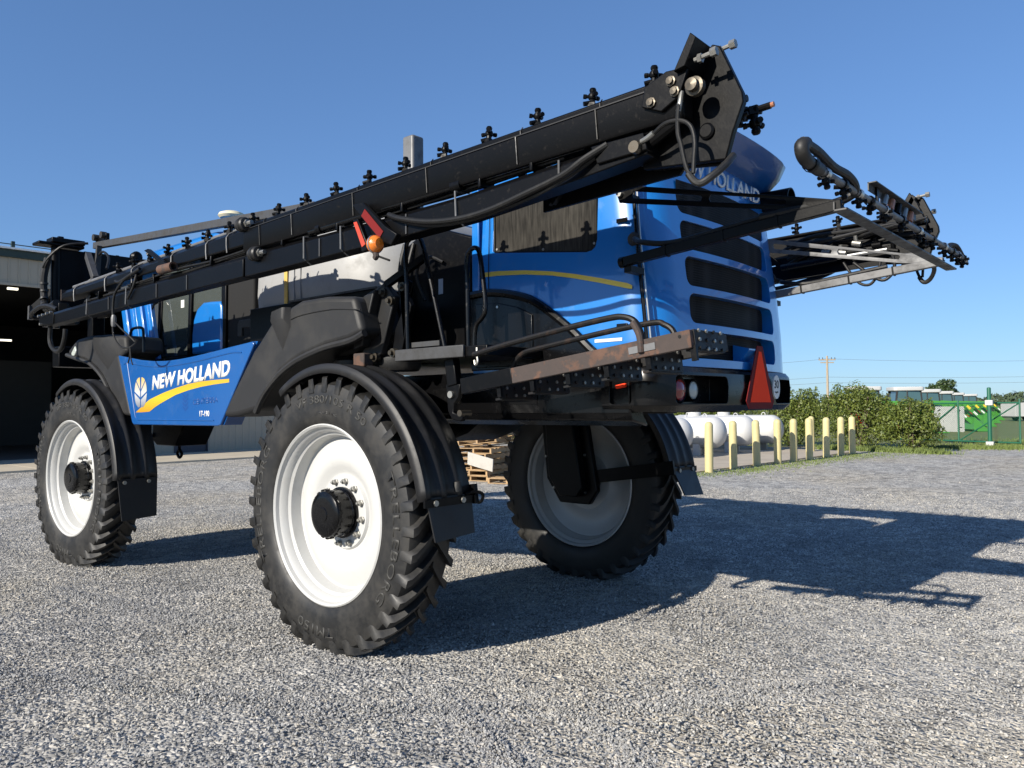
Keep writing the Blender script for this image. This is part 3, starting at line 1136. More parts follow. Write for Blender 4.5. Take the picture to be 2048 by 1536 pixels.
bush((2.95, -26.2, 0), 1.2, 1.05, 2.1, 9000, 21, 'bright green round bush at the right end of the hedge')
bush((5.1, -26.8, 0), 1.95, 1.2, 2.6, 13000, 22, 'tall green bush behind the last yellow bollards')
bush((7.9, -27.3, 0), 2.1, 1.2, 2.5, 12000, 23, 'green bush behind the farthest gas tank')
bush((10.9, -27.6, 0), 2.1, 1.2, 2.4, 10000, 24, 'green bush behind the middle gas tanks')
bush((13.9, -27.4, 0), 1.9, 1.3, 2.5, 9000, 25, 'green bush behind the nearest gas tank')
bush((17.4, -25.5, 0), 2.0, 1.4, 2.4, 9000, 26, 'green bush seen above the wooden pallets')
bush((20.3, -23.6, 0), 2.0, 1.4, 2.4, 6000, 27, 'green bush behind the pallets, left end of hedge')


def tree(loc, h, label, seed, n=5200, cr=2.9, leaf=0.22):
    t = empty('tree', loc)
    tag(t, label, 'tree')
    r = random.Random(seed)
    bl = []
    s = MB()
    s.tube([(0, 0, 0), (0.1, 0, h * 0.25), (0, 0.1, h * 0.5), (0.1, 0, h * 0.8)], 0.2, 8, 3, None)
    for q in range(12):
        a = q * 2.4
        z = h * r.uniform(0.42, 0.86)
        q2 = cr * r.uniform(0.3, 0.75) * (1.1 - 0.5 * (z / h))
        e = (math.cos(a) * q2, math.sin(a) * q2, z)
        s.tube([(0, 0, h * 0.3), (e[0] * 0.5, e[1] * 0.5, z * 0.8), e], 0.07, 5, 2)
        bl.append((*e, cr * 0.42, cr * 0.42, h * 0.13))
    s.build('trunk', 'bark', t)
    foliage('crown', 'tree_leaf', t, bl, n, leaf, seed)
    return t


tree((22.1, -117.3, 0), 5.3, 'lone round tree beyond the green tractors', 31)

# far treeline: one mass on the horizon
tl = []
r_ = random.Random(5)
for k in range(90):
    x = -330 + k * 7.5 + r_.uniform(-3, 3)
    y = -520 + 0.15 * x + r_.uniform(-25, 25)
    hh = r_.uniform(3.5, 8.5) * (1.0 + 0.25 * math.sin(k * 0.4))
    tl.append((x, y, hh * 0.5, r_.uniform(4, 8), r_.uniform(4, 8), hh * 0.55))
tl_o = foliage('far_treeline', 'far_green', None, tl, 26000, 1.1, 41)
tag(tl_o, 'distant dark line of trees along the horizon', 'trees', kind='stuff')

# ------------------------------------------------------------------ pallets


def pallet(loc, rx, ry, rz, label, seed):
    t = empty('wooden_pallet', loc)
    t.rotation_euler = (rx, ry, rz)
    tag(t, label, 'pallet', 'wooden pallets stacked behind the sprayer')
    r = random.Random(seed)
    for q in (-0.47, 0, 0.47):
        MB().bb(-0.6, 0.6, q - 0.022, q + 0.022, 0.018, 0.108).build('stringer', 'pallet_wood', t)
    for q in range(7):
        x = -0.55 + q * 0.183 + r.uniform(-0.012, 0.012)
        wd = r.choice((0.045, 0.045, 0.065))
        MB().bb(x - wd, x + wd, -0.5 + r.uniform(-.01, .01), 0.5 + r.uniform(-.01, .01), 0.109, 0.127).build('deck_board', 'pallet_wood', t)
    for x in (-0.55, 0.0, 0.55):
        MB().bb(x - 0.05, x + 0.05, -0.5, 0.5, 0.0, 0.017).build('bottom_board', 'pallet_wood', t)
    return t


PX, PY = 8.35, -8.85
PR = R(100)
for k, (dx, dy, z, rx, ry, rz, lb) in enumerate([
        (0, 0, 0.004, 0, 0, 0, 'bottom wooden pallet of the tall stack, standing on gravel'),
        (0.06, 0.05, 0.135, 0, 0, 5, 'second wooden pallet from the ground in the stack'),
        (-0.07, -0.02, 0.266, 0, 0, -6, 'third wooden pallet from the ground in the stack'),
        (0.05, 0.03, 0.397, 0, 0, 4, 'fourth wooden pallet from the ground, behind the white board'),
        (-0.05, -0.06, 0.528, 0, 0, -9, 'fifth wooden pallet from the ground, above the white board'),
        (0.0, -0.05, 0.659, 0, 0, 4, 'sixth wooden pallet, under the tilted ones'),
        (0.12, -0.12, 0.83, 6, -5, 17, 'slightly tilted wooden pallet second from the top of the stack'),
        (-0.10, -0.25, 1.02, 9, -12, -14, 'steeply tilted topmost wooden pallet of the stack')]):
    pallet((PX + dx, PY + dy, z), R(rx), R(ry), PR + R(rz), lb, k)
pallet((7.15, -8.75, 0.004), 0, 0, PR + R(4), 'single low wooden pallet on the gravel at the right of the stack', 20)
pallet((9.0, -7.6, 0.004), 0, R(0), PR + R(-10), 'single low wooden pallet lying left of the stack', 21)
bx_ = MB().box((0, 0, 0), (0.74, 0.03, 0.31))
o = bx_.build('white_board', 'box_white', None, 0.004)
o.location = (7.86, -8.20, 0.48)
o.rotation_euler = (R(-12), R(-12), R(8))
tag(o, 'white board leaning on the side of the pallet stack', 'board')

# ------------------------------------------------------------------ green gate
GA, GB = Vector((5.4, -33.7, 0)), Vector((0.42, -31.9, 0))
gdir = (GB - GA).normalized()
GL = (GB - GA).length
gate = empty('chain_link_gate', GA, math.atan2(gdir.y, gdir.x))
tag(gate, 'green chain link gate with a white sign board', 'gate')


def gt(name, mat, *segs, r=0.03):
    m = MB()
    for (a, za, b, zb) in segs:
        m.cyl((a, 0, za), (b, 0, zb), r, 8)
    return m.build(name, mat, gate)


for z in (0.14, 1.76):
    gt('rail', 'gate_green', (0.0, z, GL, z), r=0.032)
for u in (1.35, 2.75, GL - 0.03):
    gt('upright', 'gate_green', (u, 0.14, u, 1.9), r=0.036)
gt('brace', 'gate_green', (0.75, 0.14, 2.75, 1.76), r=0.026)
gt('brace', 'gate_green', (2.75, 0.14, GL - 0.03, 1.76), r=0.026)
ln = MB()
k = -1.7
while k < GL:
    for sg in (1, -1):
        a, b = k, k + 1.62
        za, zb = (0.14, 1.76) if sg > 0 else (1.76, 0.14)
        if a < 0:
            za += (zb - za) * (0 - a) / (b - a)
            a = 0
        if b > GL:
            zb = za + (zb - za) * (GL - a) / (b - a)
            b = GL
        if b - a > 0.02:
            ln.tube([(a, 0.015 * sg, za), (b, 0.015 * sg, zb)], 0.004, 3)
    k += 0.085
ln.build('chain_link', 'gate_green', gate)
sg = MB()
sg.prism(rrect(1.62, 2.98, 0.52, 1.62, 0.06), 0.05, 0.062, 'xz')
sg.build('sign_board', 'sign_white', gate)
sgp = MB()
for (x, z, w_, h_) in ((1.86, 1.45, 0.16, 0.05), (2.74, 1.42, 0.14, 0.06), (1.9, 0.74, 0.12, 0.08), (2.8, 0.72, 0.18, 0.04)):
    sgp.box((x, 0.046, z), (w_, 0.004, h_), (0, R(-30) if z > 1 or x < 2 else 0, 0))
sgp.build('sign_mark', 'decal_black', gate)
post = empty('gate_post', (1.41, -31.35, 0))
tag(post, 'tall green gate post with white roller boxes', 'post')
MB().lathe([(0.001, 2.40), (0.07, 2.38), (0.075, 2.34), (0.075, 0.0)], axis='z', n=14).build('pole', 'gate_green', post)
MB().bb(-0.14, 0.14, -0.1, 0.1, 1.66, 1.88).build('roller_box', 'sign_white', post, 0.02)
MB().bb(-0.14, 0.14, -0.1, 0.1, 0.0, 0.2).build('foot_box', 'sign_white', post, 0.02)

# ------------------------------------------------------------------ tractors beyond the gate


def make_tractor(loc, rz, label, body='tractor_green', roof='tractor_roof', rim='tractor_red', loader=True, group='green tractors parked beyond the gate'):
    t = empty('tractor', loc, rz)
    tag(t, label, 'tractor', group)
    hd = MB()
    hd.sweep([[(x, s * wd, z) for s, z in ((-1, 0.85), (1, 0.85), (1, zt - 0.1), (0.75, zt), (-0.75, zt), (-1, zt - 0.1))]
              for x, wd, zt in ((0.35, 0.42, 1.75), (1.2, 0.42, 1.68), (1.9, 0.38, 1.52), (2.12, 0.32, 1.38))])
    hd.build('hood', body, t, 0.02)
    MB().bb(-1.3, 1.9, -0.3, 0.3, 0.55, 0.86).build('chassis', 'tyre_far', t)
    cb = MB()
    cb.sweep([[(-1.25, -0.72, 1.0), (0.42, -0.62, 1.0), (0.42, 0.62, 1.0), (-1.25, 0.72, 1.0)],
              [(-1.15, -0.78, 1.6), (0.55, -0.68, 1.6), (0.55, 0.68, 1.6), (-1.15, 0.78, 1.6)],
              [(-1.05, -0.72, 2.55), (0.30, -0.64, 2.55), (0.30, 0.64, 2.55), (-1.05, 0.72, 2.55)]])
    cb.build('cab_glass', 'tractor_glass', t)
    pl = MB()
    for y in (-0.71, 0.71):
        pl.bar((0.47, y * 0.92, 1.0), (0.33, y * 0.93, 2.55), 0.06, 0.08)
        pl.bar((-0.5, y * 1.06, 1.0), (-0.48, y * 1.02, 2.55), 0.05, 0.08)
        pl.bar((-1.22, y * 1.02, 1.0), (-1.08, y * 1.02, 2.55), 0.07, 0.1)
    pl.build('cab_frame', 'tyre_far', t)
    MB().prism(rrect(-1.28, 0.52, -0.82, 0.82, 0.2), 2.55, 2.80, 'xy').build('roof', roof, t, 0.05)
    for x, rr, wd in ((-0.95, 0.88, 0.52), (1.45, 0.66, 0.42)):
        for s in (-1, 1):
            y = s * 0.88
            wh = MB().lathe([(rr * 0.56, -wd / 2), (rr * 0.9, -wd / 2), (rr, -wd * 0.36), (rr, wd * 0.36), (rr * 0.9, wd / 2), (rr * 0.56, wd / 2)], (x, y, rr), 'y', 26)
            wo_ = wh.build('wheel', 'tyre_far', t)
            MB().lathe([(0.001, s * wd * 0.12), (rr * 0.2, s * wd * 0.16), (rr * 0.42, s * wd * 0.1), (rr * 0.5, s * wd * 0.46), (rr * 0.57, s * wd * 0.5)], (x, y, rr), 'y', 22).build('rim', rim, wo_)
    for s in (-1, 1):
        fn = MB()
        for a0 in range(6):
            a, b = R(25 + a0 * 22), R(25 + a0 * 22 + 22)
            fn.bar((-0.95 + 0.98 * math.cos(a), s * 0.86, 0.88 + 0.98 * math.sin(a)), (-0.95 + 0.98 * math.cos(b), s * 0.86, 0.88 + 0.98 * math.sin(b)), 0.5, 0.04)
        fn.build('fender', body, t)
    if loader:
        for s in (-1, 1):
            a = MB()
            a.bar((0.35, s * 0.56, 1.85), (2.0, s * 0.56, 1.75), 0.12, 0.24)
            a.bar((1.95, s * 0.56, 1.8), (3.35, s * 0.56, 0.5), 0.12, 0.24)
            a.bar((0.45, s * 0.54, 0.7), (0.45, s * 0.54, 1.95), 0.14, 0.22)
            ao = a.build('loader_arm', body, t, 0.015)
            MB().bar((2.25, s * 0.64, 1.56), (2.5, s * 0.64, 1.33), 0.02, 0.16).build('arm_decal', 'yellow_deco', ao)
            MB().bar((2.7, s * 0.64, 1.12), (2.95, s * 0.64, 0.88), 0.02, 0.12).build('arm_decal', 'decal_white', ao)
            MB().cyl((1.0, s * 0.56, 1.05), (2.2, s * 0.56, 1.5), 0.05, 8).build('cylinder', 'tyre_far', ao)
        bk = MB()
        for y0, y1 in ((-1.0, -0.97), (0.97, 1.0)):
            bk.prism([(3.25, 0.9), (3.2, 0.15), (3.45, 0.03), (4.1, 0.03), (4.05, 0.12)], y0, y1, 'xz')
        bk.prism([(3.25, 0.9), (3.2, 0.15), (3.45, 0.03), (4.1, 0.03), (4.1, 0.06), (3.47, 0.06), (3.23, 0.17), (3.28, 0.9)], -0.97, 0.97, 'xz')
        bk.build('bucket', body, t)
    return t


HR = -2.4229
for k, (spot, lb) in enumerate([((9.88, -44.34, 0.0), 'green tractor mostly hidden behind the hedge, red wheel showing'),
                                  ((8.52, -48.18, 0.0), 'nearest green loader tractor with white roof left of the gate sign'),
                                  ((9.91, -58.92, 0.0), 'second green loader tractor in the row beyond the gate'),
                                  ((11.54, -70.77, 0.0), 'third green loader tractor in the row beyond the gate'),
                                  ((13.28, -83.86, 0.0), 'fourth green loader tractor, roof just above the gate rail'),
                                  ((15.02, -99.6, 0.0), 'farthest green loader tractor in the row beyond the gate')]):
    make_tractor(spot, HR + R(-8), lb)
t_in = make_tractor((33.0, -1.3, 0.03), R(70), 'dull red tractor standing in the dark workshop', 'dull_red', 'barn_dark', 'dull_red', False, None)

# white box trailer at the right edge
tr = empty('box_trailer', (7.13, -82.6, 0.0), HR)
tag(tr, 'white box trailer parked at the far right edge', 'trailer')
MB().bb(-1.8, 1.8, -1.1, 1.1, 0.45, 1.75).build('box', 'sign_white', tr, 0.03)
MB().bb(-1.8, 2.6, -0.9, 0.9, 0.35, 0.449).build('frame', 'tyre_far', tr)
for x in (-0.5, 0.5):
    for y in (-0.95, 0.95):
        MB().lathe([(0.1, -0.1), (0.3, -0.1), (0.33, 0), (0.3, 0.1), (0.1, 0.1)], (x, y, 0.33), 'y', 14).build('wheel', 'tyre_far', tr)

# ------------------------------------------------------------------ utility pole and wires
pp = (44.65, -137.43, 0.0)
up_ = empty('utility_pole', pp)
tag(up_, 'wooden utility pole with cross arms above the hedge', 'utility pole')
MB().tube([(0, 0, 0), (0, 0, 10.4)], 0.2, 10, r_list=[0.24, 0.16]).build('pole', 'pole_wood', up_)
ca, sa = math.cos(HR), math.sin(HR)
MB().bar((-1.5 * ca, -1.5 * sa, 9.7), (1.5 * ca, 1.5 * sa, 9.7), 0.16, 0.2).build('cross_arm', 'pole_wood', up_)
MB().bar((-1.2 * ca, -1.2 * sa, 9.2), (1.2 * ca, 1.2 * sa, 9.2), 0.16, 0.18).build('cross_arm', 'pole_wood', up_)
for q in (-1.4, -0.8, 0.8, 1.4):
    MB().lathe([(0.06, 9.8), (0.11, 9.9), (0.05, 10.0), (0.1, 10.1), (0.001, 10.15)], (q * ca, q * sa, 0), 'z', 8).build('insulator', 'grey_paint', up_)
for k, (z, lb) in enumerate(((9.9, 'topmost thin overhead wire running right from the pole'), (6.6, 'upper of the two lower overhead wires in the sky'), (5.6, 'lowest overhead wire, just above the tractors'))):
    pts = []
    e0, e1 = Vector((*pp[:2], z)), Vector((-12.43, -187.36, z + 0.9))
    e2 = Vector((75.39, -110.54, z))
    for a, b in ((e2, e0), (e0, e1)):
        for q in range(12):
            u = q / 12
            p = a.lerp(b, u)
            p.z -= 1.1 * 4 * u * (1 - u) * (0.6 if k else 1)
            pts.append(p)
    o = MB().tube(pts, 0.02, 4).build('overhead_wire', 'wire')
    tag(o, lb, 'wire', 'overhead wires')
# ================================================================== the sprayer
SP = empty('field_sprayer', (0, 0, 0))
tag(SP, 'big blue and black self propelled sprayer with white wheels and folded black booms', 'sprayer')
WB, TR, WZ = 4.96, 1.57, 0.99          # wheelbase, half track, axle height

# ------------------------------------------------------------------ wheels (local: axle along y, outside = +y)


def tyre_mb(mir):
    m = MB()
    prof = [(0.655, 0.150), (0.668, 0.176), (0.70, 0.196), (0.745, 0.206), (0.80, 0.209), (0.865, 0.206), (0.925, 0.200), (0.962, 0.188), (0.980, 0.155), (0.988, 0.10), (0.990, 0.0)]
    prof = prof + [(r, -y) for r, y in prof[::-1][1:]]
    m.lathe(prof, n=96)
    NL = 36
    for side in (1, -1):
        for k in range(NL):
            t0 = 2 * math.pi * (k + (0.5 if side < 0 else 0)) / NL
            secs = []
            for (s, y, rb, rt, hw) in ((0, -0.012, 0.975, 1.031, 0.017), (0.25, 0.045, 0.975, 1.034, 0.019), (0.6, 0.115, 0.970, 1.034, 0.022), (0.9, 0.172, 0.950, 1.027, 0.027), (1.0, 0.198, 0.930, 1.012, 0.029), (1.02, 0.2085, 0.905, 0.955, 0.023)):
                th = t0 + 0.21 * s ** 0.8
                sec = []
                for (rr, w_) in ((rb, -hw * 1.25), (rt, -hw), (rt, hw), (rb, hw * 1.25)):
                    a = th + w_ / rr
                    sec.append((rr * math.cos(a), side * y, rr * math.sin(a)))
                secs.append(sec)
            m.sweep(secs)
    if mir:
        m.mirror_y()
    return m


def wheel_meshes(mir):
    out = {}
    out['tyre'] = tyre_mb(mir).mesh('tyre', 'rubber', angle=40)
    r_ = MB()
    r_.lathe([(0.672, 0.183), (0.662, 0.191), (0.648, 0.178), (0.641, 0.150), (0.618, 0.128), (0.607, 0.092), (0.588, 0.076), (0.578, 0.03), (0.572, -0.005), (0.558, -0.012),
              (0.52, 0.004), (0.46, 0.026), (0.40, 0.030), (0.345, 0.018), (0.305, -0.012), (0.285, -0.018), (0.272, 0.004), (0.20, 0.008), (0.02, 0.008)], n=80)
    r_.lathe([(0.672, -0.183), (0.662, -0.191), (0.648, -0.178), (0.640, -0.150), (0.612, -0.130), (0.600, -0.08), (0.586, -0.06), (0.578, -0.03),
              (0.52, -0.012), (0.46, 0.010), (0.40, 0.014), (0.345, 0.002), (0.30, -0.026), (0.02, -0.03)], n=80, flip=True)
    if mir:
        r_.mirror_y()
    out['rim'] = r_.mesh('rim', 'white_rim', angle=30)
    h = MB()
    h.lathe([(0.001, 0.196), (0.05, 0.196), (0.055, 0.190), (0.12, 0.190), (0.15, 0.186), (0.168, 0.176), (0.176, 0.160), (0.178, 0.14), (0.1725, 0.134), (0.1725, 0.05), (0.178, 0.045), (0.178, 0.03), (0.192, 0.028), (0.192, 0.009)], n=40)
    for k in range(20):
        a = 2 * math.pi * k / 20
        h.box((0.176 * math.cos(a), 0.148, 0.176 * math.sin(a)), (0.02, 0.02, 0.028), (0, -a, 0))
    if mir:
        h.mirror_y()
    out['hub'] = h.mesh('hub', 'black_gloss')
    n_ = MB()
    for s in (1,):
        n_.lathe([(0.001, 0.052), (0.010, 0.05), (0.010, 0.036), (0.021, 0.034), (0.021, 0.012), (0.026, 0.010), (0.026, 0.004)], n=6)
    if mir:
        n_.mirror_y()
    out['nut'] = n_.mesh('lug_nut', 'zinc')
    return out


def letter_tyre(w):
    sd = 0.2075
    for s, mid, rad, hh, wd in (('VF 380/105 R 50', 8, 0.822, 0.062, 0.86), ('TRELLEBORG', 98, 0.815, 0.070, 0.92), ('TRELLEBORG', -88, 0.815, 0.070, 0.92), ('TM150', 185, 0.815, 0.075, 0.42)):
        text_obj('sidewall_lettering', s, 'tyre_letter', w, (0, 0, 0), (1, 0, 0), (0, 1, 0), hh, wd, 0.0035, bold=0.012, arc=((0, 0, 0), rad, R(mid), sd - 0.0015))
    text_obj('sidewall_lettering', 'BLUETIRE', 'decal_black', w, (0, 0, 0), (1, 0, 0), (0, 1, 0), 0.030, 0.24, 0.003, bold=0.02, arc=((0, 0, 0), 0.745, R(6), 0.204))


WM = {1: wheel_meshes(False), -1: wheel_meshes(True)}
for (x, s, turn, spin, lb) in ((0, 1, 0, 0, 'near rear wheel with white rim'), (WB, 1, R(2), 0.05, 'near front wheel with white rim'), (0, -1, 0, 0.09, 'far rear wheel seen from its inner side'), (WB, -1, R(2), 0.02, 'far front wheel')):
    w = empty('wheel')
    w.parent = SP
    w.location = (x, s * TR, WZ)
    w.rotation_euler = (0, 0, turn)
    w['label'] = lb
    q = WM[s]
    ty = link('tyre', q['tyre'], w)
    ty.rotation_euler = (0, spin, 0)
    link('rim', q['rim'], w)
    link('hub', q['hub'], w)
    for k in range(12):
        a = 2 * math.pi * (k + 0.3) / 12
        o = link('lug_nut', q['nut'], w)
        o.location = (0.236 * math.cos(a), 0.004 * s, 0.236 * math.sin(a))
    if s == 1:
        letter_tyre(w)


def mudguard(cx, cz, r, a0, a1, s, label):
    """ribbed guard over a tyre; angles from the front, counter-clockwise over the top"""
    prof = [(1.352, -0.05), (1.356, 0.0), (1.44, 0.004), (1.455, 0.02), (1.485, 0.02), (1.50, 0.004), (1.585, 0.004), (1.60, 0.02), (1.63, 0.02), (1.645, 0.004), (1.725, 0.004), (1.745, 0.022), (1.775, 0.022), (1.787, 0.004), (1.790, -0.042)]
    m = MB()
    n = 30
    rows = []
    for k in range(n + 1):
        a = R(a0 + (a1 - a0) * k / n)
        rows.append([(cx + (r + d) * math.cos(a), s * y, cz + (r + d) * math.sin(a)) for y, d in prof])
    v = [p for q in rows for p in q]
    L = len(prof)
    f = [(i * L + k, i * L + k + 1, (i + 1) * L + k + 1, (i + 1) * L + k) for i in range(n) for k in range(L - 1)]
    m.add(v, f)
    o = m.build('mudguard', 'mudguard_plastic', SP, label=label, angle=50)
    md = o.modifiers.new('thick', 'SOLIDIFY')
    md.thickness = 0.008
    md.offset = 1
    return o


mg1 = mudguard(-0.06, 1.00, 1.075, 57, 171, 1, 'ribbed black guard over near rear tyre')
mg2 = mudguard(WB - 0.22, 0.96, 1.145, 62, 176, 1, 'ribbed black guard over near front tyre')
mg3 = mudguard(-0.06, 1.00, 1.075, 60, 171, -1, 'ribbed black guard over far rear tyre')
mg4 = mudguard(WB - 0.12, 0.98, 1.10, 60, 172, -1, 'ribbed black guard over far front tyre')


def flap(x, z0, z1, s, par, tilt=0.10, bar=True):
    m = MB()
    m.sweep([[(x, s * 1.36, z1), (x, s * 1.77, z1), (x - 0.012, s * 1.77, z1), (x - 0.012, s * 1.36, z1)],
             [(x - tilt, s * 1.38, z0), (x - tilt, s * 1.74, z0 - 0.02), (x - tilt - 0.012, s * 1.74, z0 - 0.02), (x - tilt - 0.012, s * 1.38, z0)]])
    m.build('mud_flap', 'mudguard_plastic', par)
    if bar:
        MB().bb(x - 0.03, x - 0.012, s * 1.34, s * 1.80, z1 - 0.06, z1 - 0.01).build('flap_bracket', 'black_paint', par)
    for y in (1.46, 1.71):
        MB().cyl((x - 0.03, s * y, z1 - 0.035), (x - 0.042, s * y, z1 - 0.035), 0.02, 8).build('bolt', 'zinc', par)


flap(-1.128, 0.93, 1.19, 1, mg1, 0.05)
flap(WB - 1.372, 0.64, 1.05, 1, mg2, 0.03, False)
flap(-1.128, 0.93, 1.19, -1, mg3, 0.12)
MB().tube([(-1.14, 1.42, 1.19), (-1.17, 1.35, 1.20), (-1.20, 1.31, 1.18), (-1.18, 1.31, 1.13), (-1.14, 1.35, 1.13)], 0.012, 8, 4).build('guard_stay', 'black_paint', mg1)
MB().lathe([(0.001, 0.05), (0.024, 0.045), (0.03, 0.02), (0.03, -0.02)], (-1.125, 1.48, 1.23), 'z', 12).build('rubber_buffer', 'rubber', mg1)

# legs, arms, chassis
for (x, s) in ((0, -1), (0, 1), (WB, 1), (WB, -1)):
    lg = MB()
    lg.prism([(x + 0.40, 1.95), (x + 0.30, 1.02), (x + 0.13, 0.78), (x - 0.24, 0.78), (x - 0.34, 0.92), (x - 0.16, 1.95)], s * 1.26, s * 1.33, 'xz')
    lg.prism([(x + 0.26, 1.95), (x + 0.20, 1.06), (x + 0.06, 0.86), (x - 0.16, 0.86), (x - 0.22, 0.95), (x - 0.06, 1.95)], s * 1.16, s * 1.26, 'xz')
    lo_ = lg.build('drop_leg', 'black_paint', SP, 0.012)
    MB().lathe([(0.22, s * 1.33), (0.22, s * 1.48), (0.19, s * 1.50), (0.19, s * 1.58)], (x, 0, WZ), 'y', 28).build('wheel_motor', 'black_paint', lo_)
    MB().bar((x - 0.2, s * 1.31, 1.05), (x - 1.17, s * 1.34, 1.19), 0.03, 0.13).build('guard_arm', 'black_paint', lo_)
    for (bx_, bz_) in ((0.3, 1.25), (-0.2, 1.28), (0.2, 0.93), (-0.2, 0.9)):
        MB().cyl((x + bx_, s * 1.26, bz_), (x + bx_, s * 1.245, bz_), 0.014, 6).build('bolt', 'zinc', lo_)
ch = MB()
for y in (-0.5, 0.5):
    ch.bb(-2.2, 6.0, y - 0.07, y + 0.07, 1.72, 1.98)
ch.bb(-0.28, 0.28, -1.32, 1.32, 1.70, 1.94).bb(WB - 0.28, WB + 0.28, -1.32, 1.32, 1.70, 1.94)
ch.bb(-1.9, -1.7, -0.5, 0.5, 1.72, 1.95).bb(2.2, 2.4, -0.5, 0.5, 1.72, 1.95)
ch.build('chassis_frame', 'black_paint', SP, 0.012)
un = MB()
un.prism([(-0.55, 1.72), (-0.3, 1.56), (-0.05, 1.48), (0.35, 1.50), (0.45, 1.72)], -0.1, 0.55, 'xz')
un.bb(0.9, 2.3, -0.6, 0.6, 1.55, 1.75)
un.build('belly_pan', 'black_paint', SP, 0.02)
tw = MB()
tw.prism([(5.05, 1.62), (5.08, 1.40), (4.95, 1.33), (4.45, 1.33), (4.2, 1.62)], 0.35, 0.75, 'xz')
tow = tw.build('front_tow_box', 'black_paint', SP, 0.012)
MB().tube([(4.75, 0.55, 1.33), (4.75, 0.55, 1.27), (4.69, 0.55, 1.22), (4.75, 0.55, 1.17), (4.81, 0.55, 1.22), (4.755, 0.55, 1.27)], 0.018, 8, 4).build('tow_ring', 'black_paint', tow)
MB().bb(5.05, 5.09, 0.55, 0.74, 1.44, 1.55).build('info_plate', 'decal_white', tow)
MB().cyl((5.06, 0.77, 1.45), (5.16, 0.80, 1.45), 0.03, 8).build('plug', 'rust', tow)
for (x, y) in ((-0.2, 1.2), (0.35, 1.2)):
    MB().lathe([(0.16, 2.06), (0.18, 2.09), (0.18, 2.16), (0.15, 2.19), (0.12, 2.20)], (x, y, 0), 'z', 20).build('air_spring', 'rubber', SP)

# ------------------------------------------------------------------ engine hood


def hood_loop(z, xr, hw, xf, rad, bow, n=6, m=8):
    pts = [(xf, -hw, z), (xf, hw, z)]
    for k in range(n + 1):
        a = R(90 * k / n)
        pts.append((xr + rad - rad * math.sin(a), hw - rad + rad * math.cos(a), z))
    y1 = hw - rad
    for k in range(1, m):
        y = y1 - 2 * y1 * k / m
        pts.append((xr - bow * (1 - (y / y1) ** 2), y, z))
    for k in range(n + 1):
        a = R(90 - 90 * k / n)
        pts.append((xr + rad - rad * math.sin(a), -hw + rad - rad * math.cos(a), z))
    return pts


lv = [(2.022, -2.435, 1.035, 0.26), (2.30, -2.425, 1.035, 0.26), (2.60, -2.40, 1.03, 0.26), (2.9, -2.365, 1.02, 0.26), (3.15, -2.335, 1.005, 0.26), (3.30, -2.32, 0.99, 0.25), (3.42, -2.315, 0.965, 0.24), (3.50, -2.29, 0.93, 0.23), (3.55, -2.22, 0.86, 0.2)]
hm = MB().sweep([hood_loop(z, x, hw, -0.85, rd, 0.05) for z, x, hw, rd in lv])
hood_me = hm.mesh('engine_hood', 'blue_paint', angle=28)
GR = [(3.035, 3.215, 0.665), (2.795, 2.985, 0.665), (2.550, 2.745, 0.660), (2.305, 2.500, 0.655), (2.075, 2.255, 0.650)]
cut = []
for (z0, z1, hw) in GR:
    ol = []
    for (y, z) in rrect(-hw, hw, z0, z1, 0.06, 5):
        ol.append((y, z + 0.02 * (1 - (y / hw) ** 2)))
    cut.append(MB().prism(ol, -2.75, -2.30, 'yz').mesh('cut', None))
def scr(g):
    return [(-1.045 - g, 3.34 - g), (-1.045 - g, 2.905 + g), (-1.06 - g, 2.893 + g), (-1.5, 2.836 + g), (-1.88 + g, 2.786 + g), (-1.925 + g, 2.792 + g), (-1.952 + g, 2.815 + g), (-1.965 + g, 2.86 + g), (-1.965 + g, 3.34 - g)]


sc_ol = scr(0.0)
cut.append(MB().prism(sc_ol, 0.985, 1.3, 'xz').mesh('cut', None))
hood_me = boolean_cut(hood_me, cut)
hood_me.materials.clear()
hood_me.materials.append(MATS['blue_paint'])
hood_me.name = 'engine_hood'
hood_me.polygons.foreach_set('use_smooth', [True] * len(hood_me.polygons))
hood_me.set_sharp_from_angle(angle=R(28))
hood = link('engine_hood', hood_me, SP, 0.010, 2, label='blue engine hood with side screen and five rear grilles')
for (z0, z1, hw) in GR:
    gm = MB()
    N = 12
    for k in range(N):
        ya, yb = -hw + 2 * hw * k / N, -hw + 2 * hw * (k + 1) / N
        f_ = lambda y: -2.345 - 0.045 * (1 - (y / hw) ** 2)
        gm.add([(f_(ya), ya, z0 - 0.02), (f_(yb), yb, z0 - 0.02), (f_(yb), yb, z1 + 0.04), (f_(ya), ya, z1 + 0.04)], [(0, 1, 2, 3)])
    gm.build('grille', 'grille_mesh', hood)
MB().prism(scr(0.008), 0.975, 1.000, 'xz').build('side_screen', 'screen_mesh', hood)
fr = MB()
ol = scr(0.004) + [scr(0.004)[0]]
fr.tube([(x, 1.006, z) for x, z in ol], 0.008, 6)
fr.build('screen_frame', 'black_paint', hood)
# hinge seam between side panel and tail
MB().tube([(-2.225, 0.992 - 0.004, 3.42), (-2.235, 1.012, 3.25), (-2.27, 1.031, 2.85), (-2.32, 1.041, 2.40), (-2.355, 1.041, 2.03)], 0.013, 8, 4).build('seam_trim', 'black_gloss', hood)
MB().tube([(-2.243, 0.984, 3.42), (-2.255, 1.004, 3.25), (-2.29, 1.025, 2.85), (-2.342, 1.034, 2.40), (-2.377, 1.034, 2.03)], 0.007, 6, 4).build('seam_trim', 'steel', hood)
# front edge return of the side panel
MB().prism([(-0.86, 2.60), (-0.86, 3.50), (-0.93, 3.50), (-0.93, 2.60)], 1.034, 1.050, 'xz').build('panel_edge', 'blue_paint', hood, 0.006)
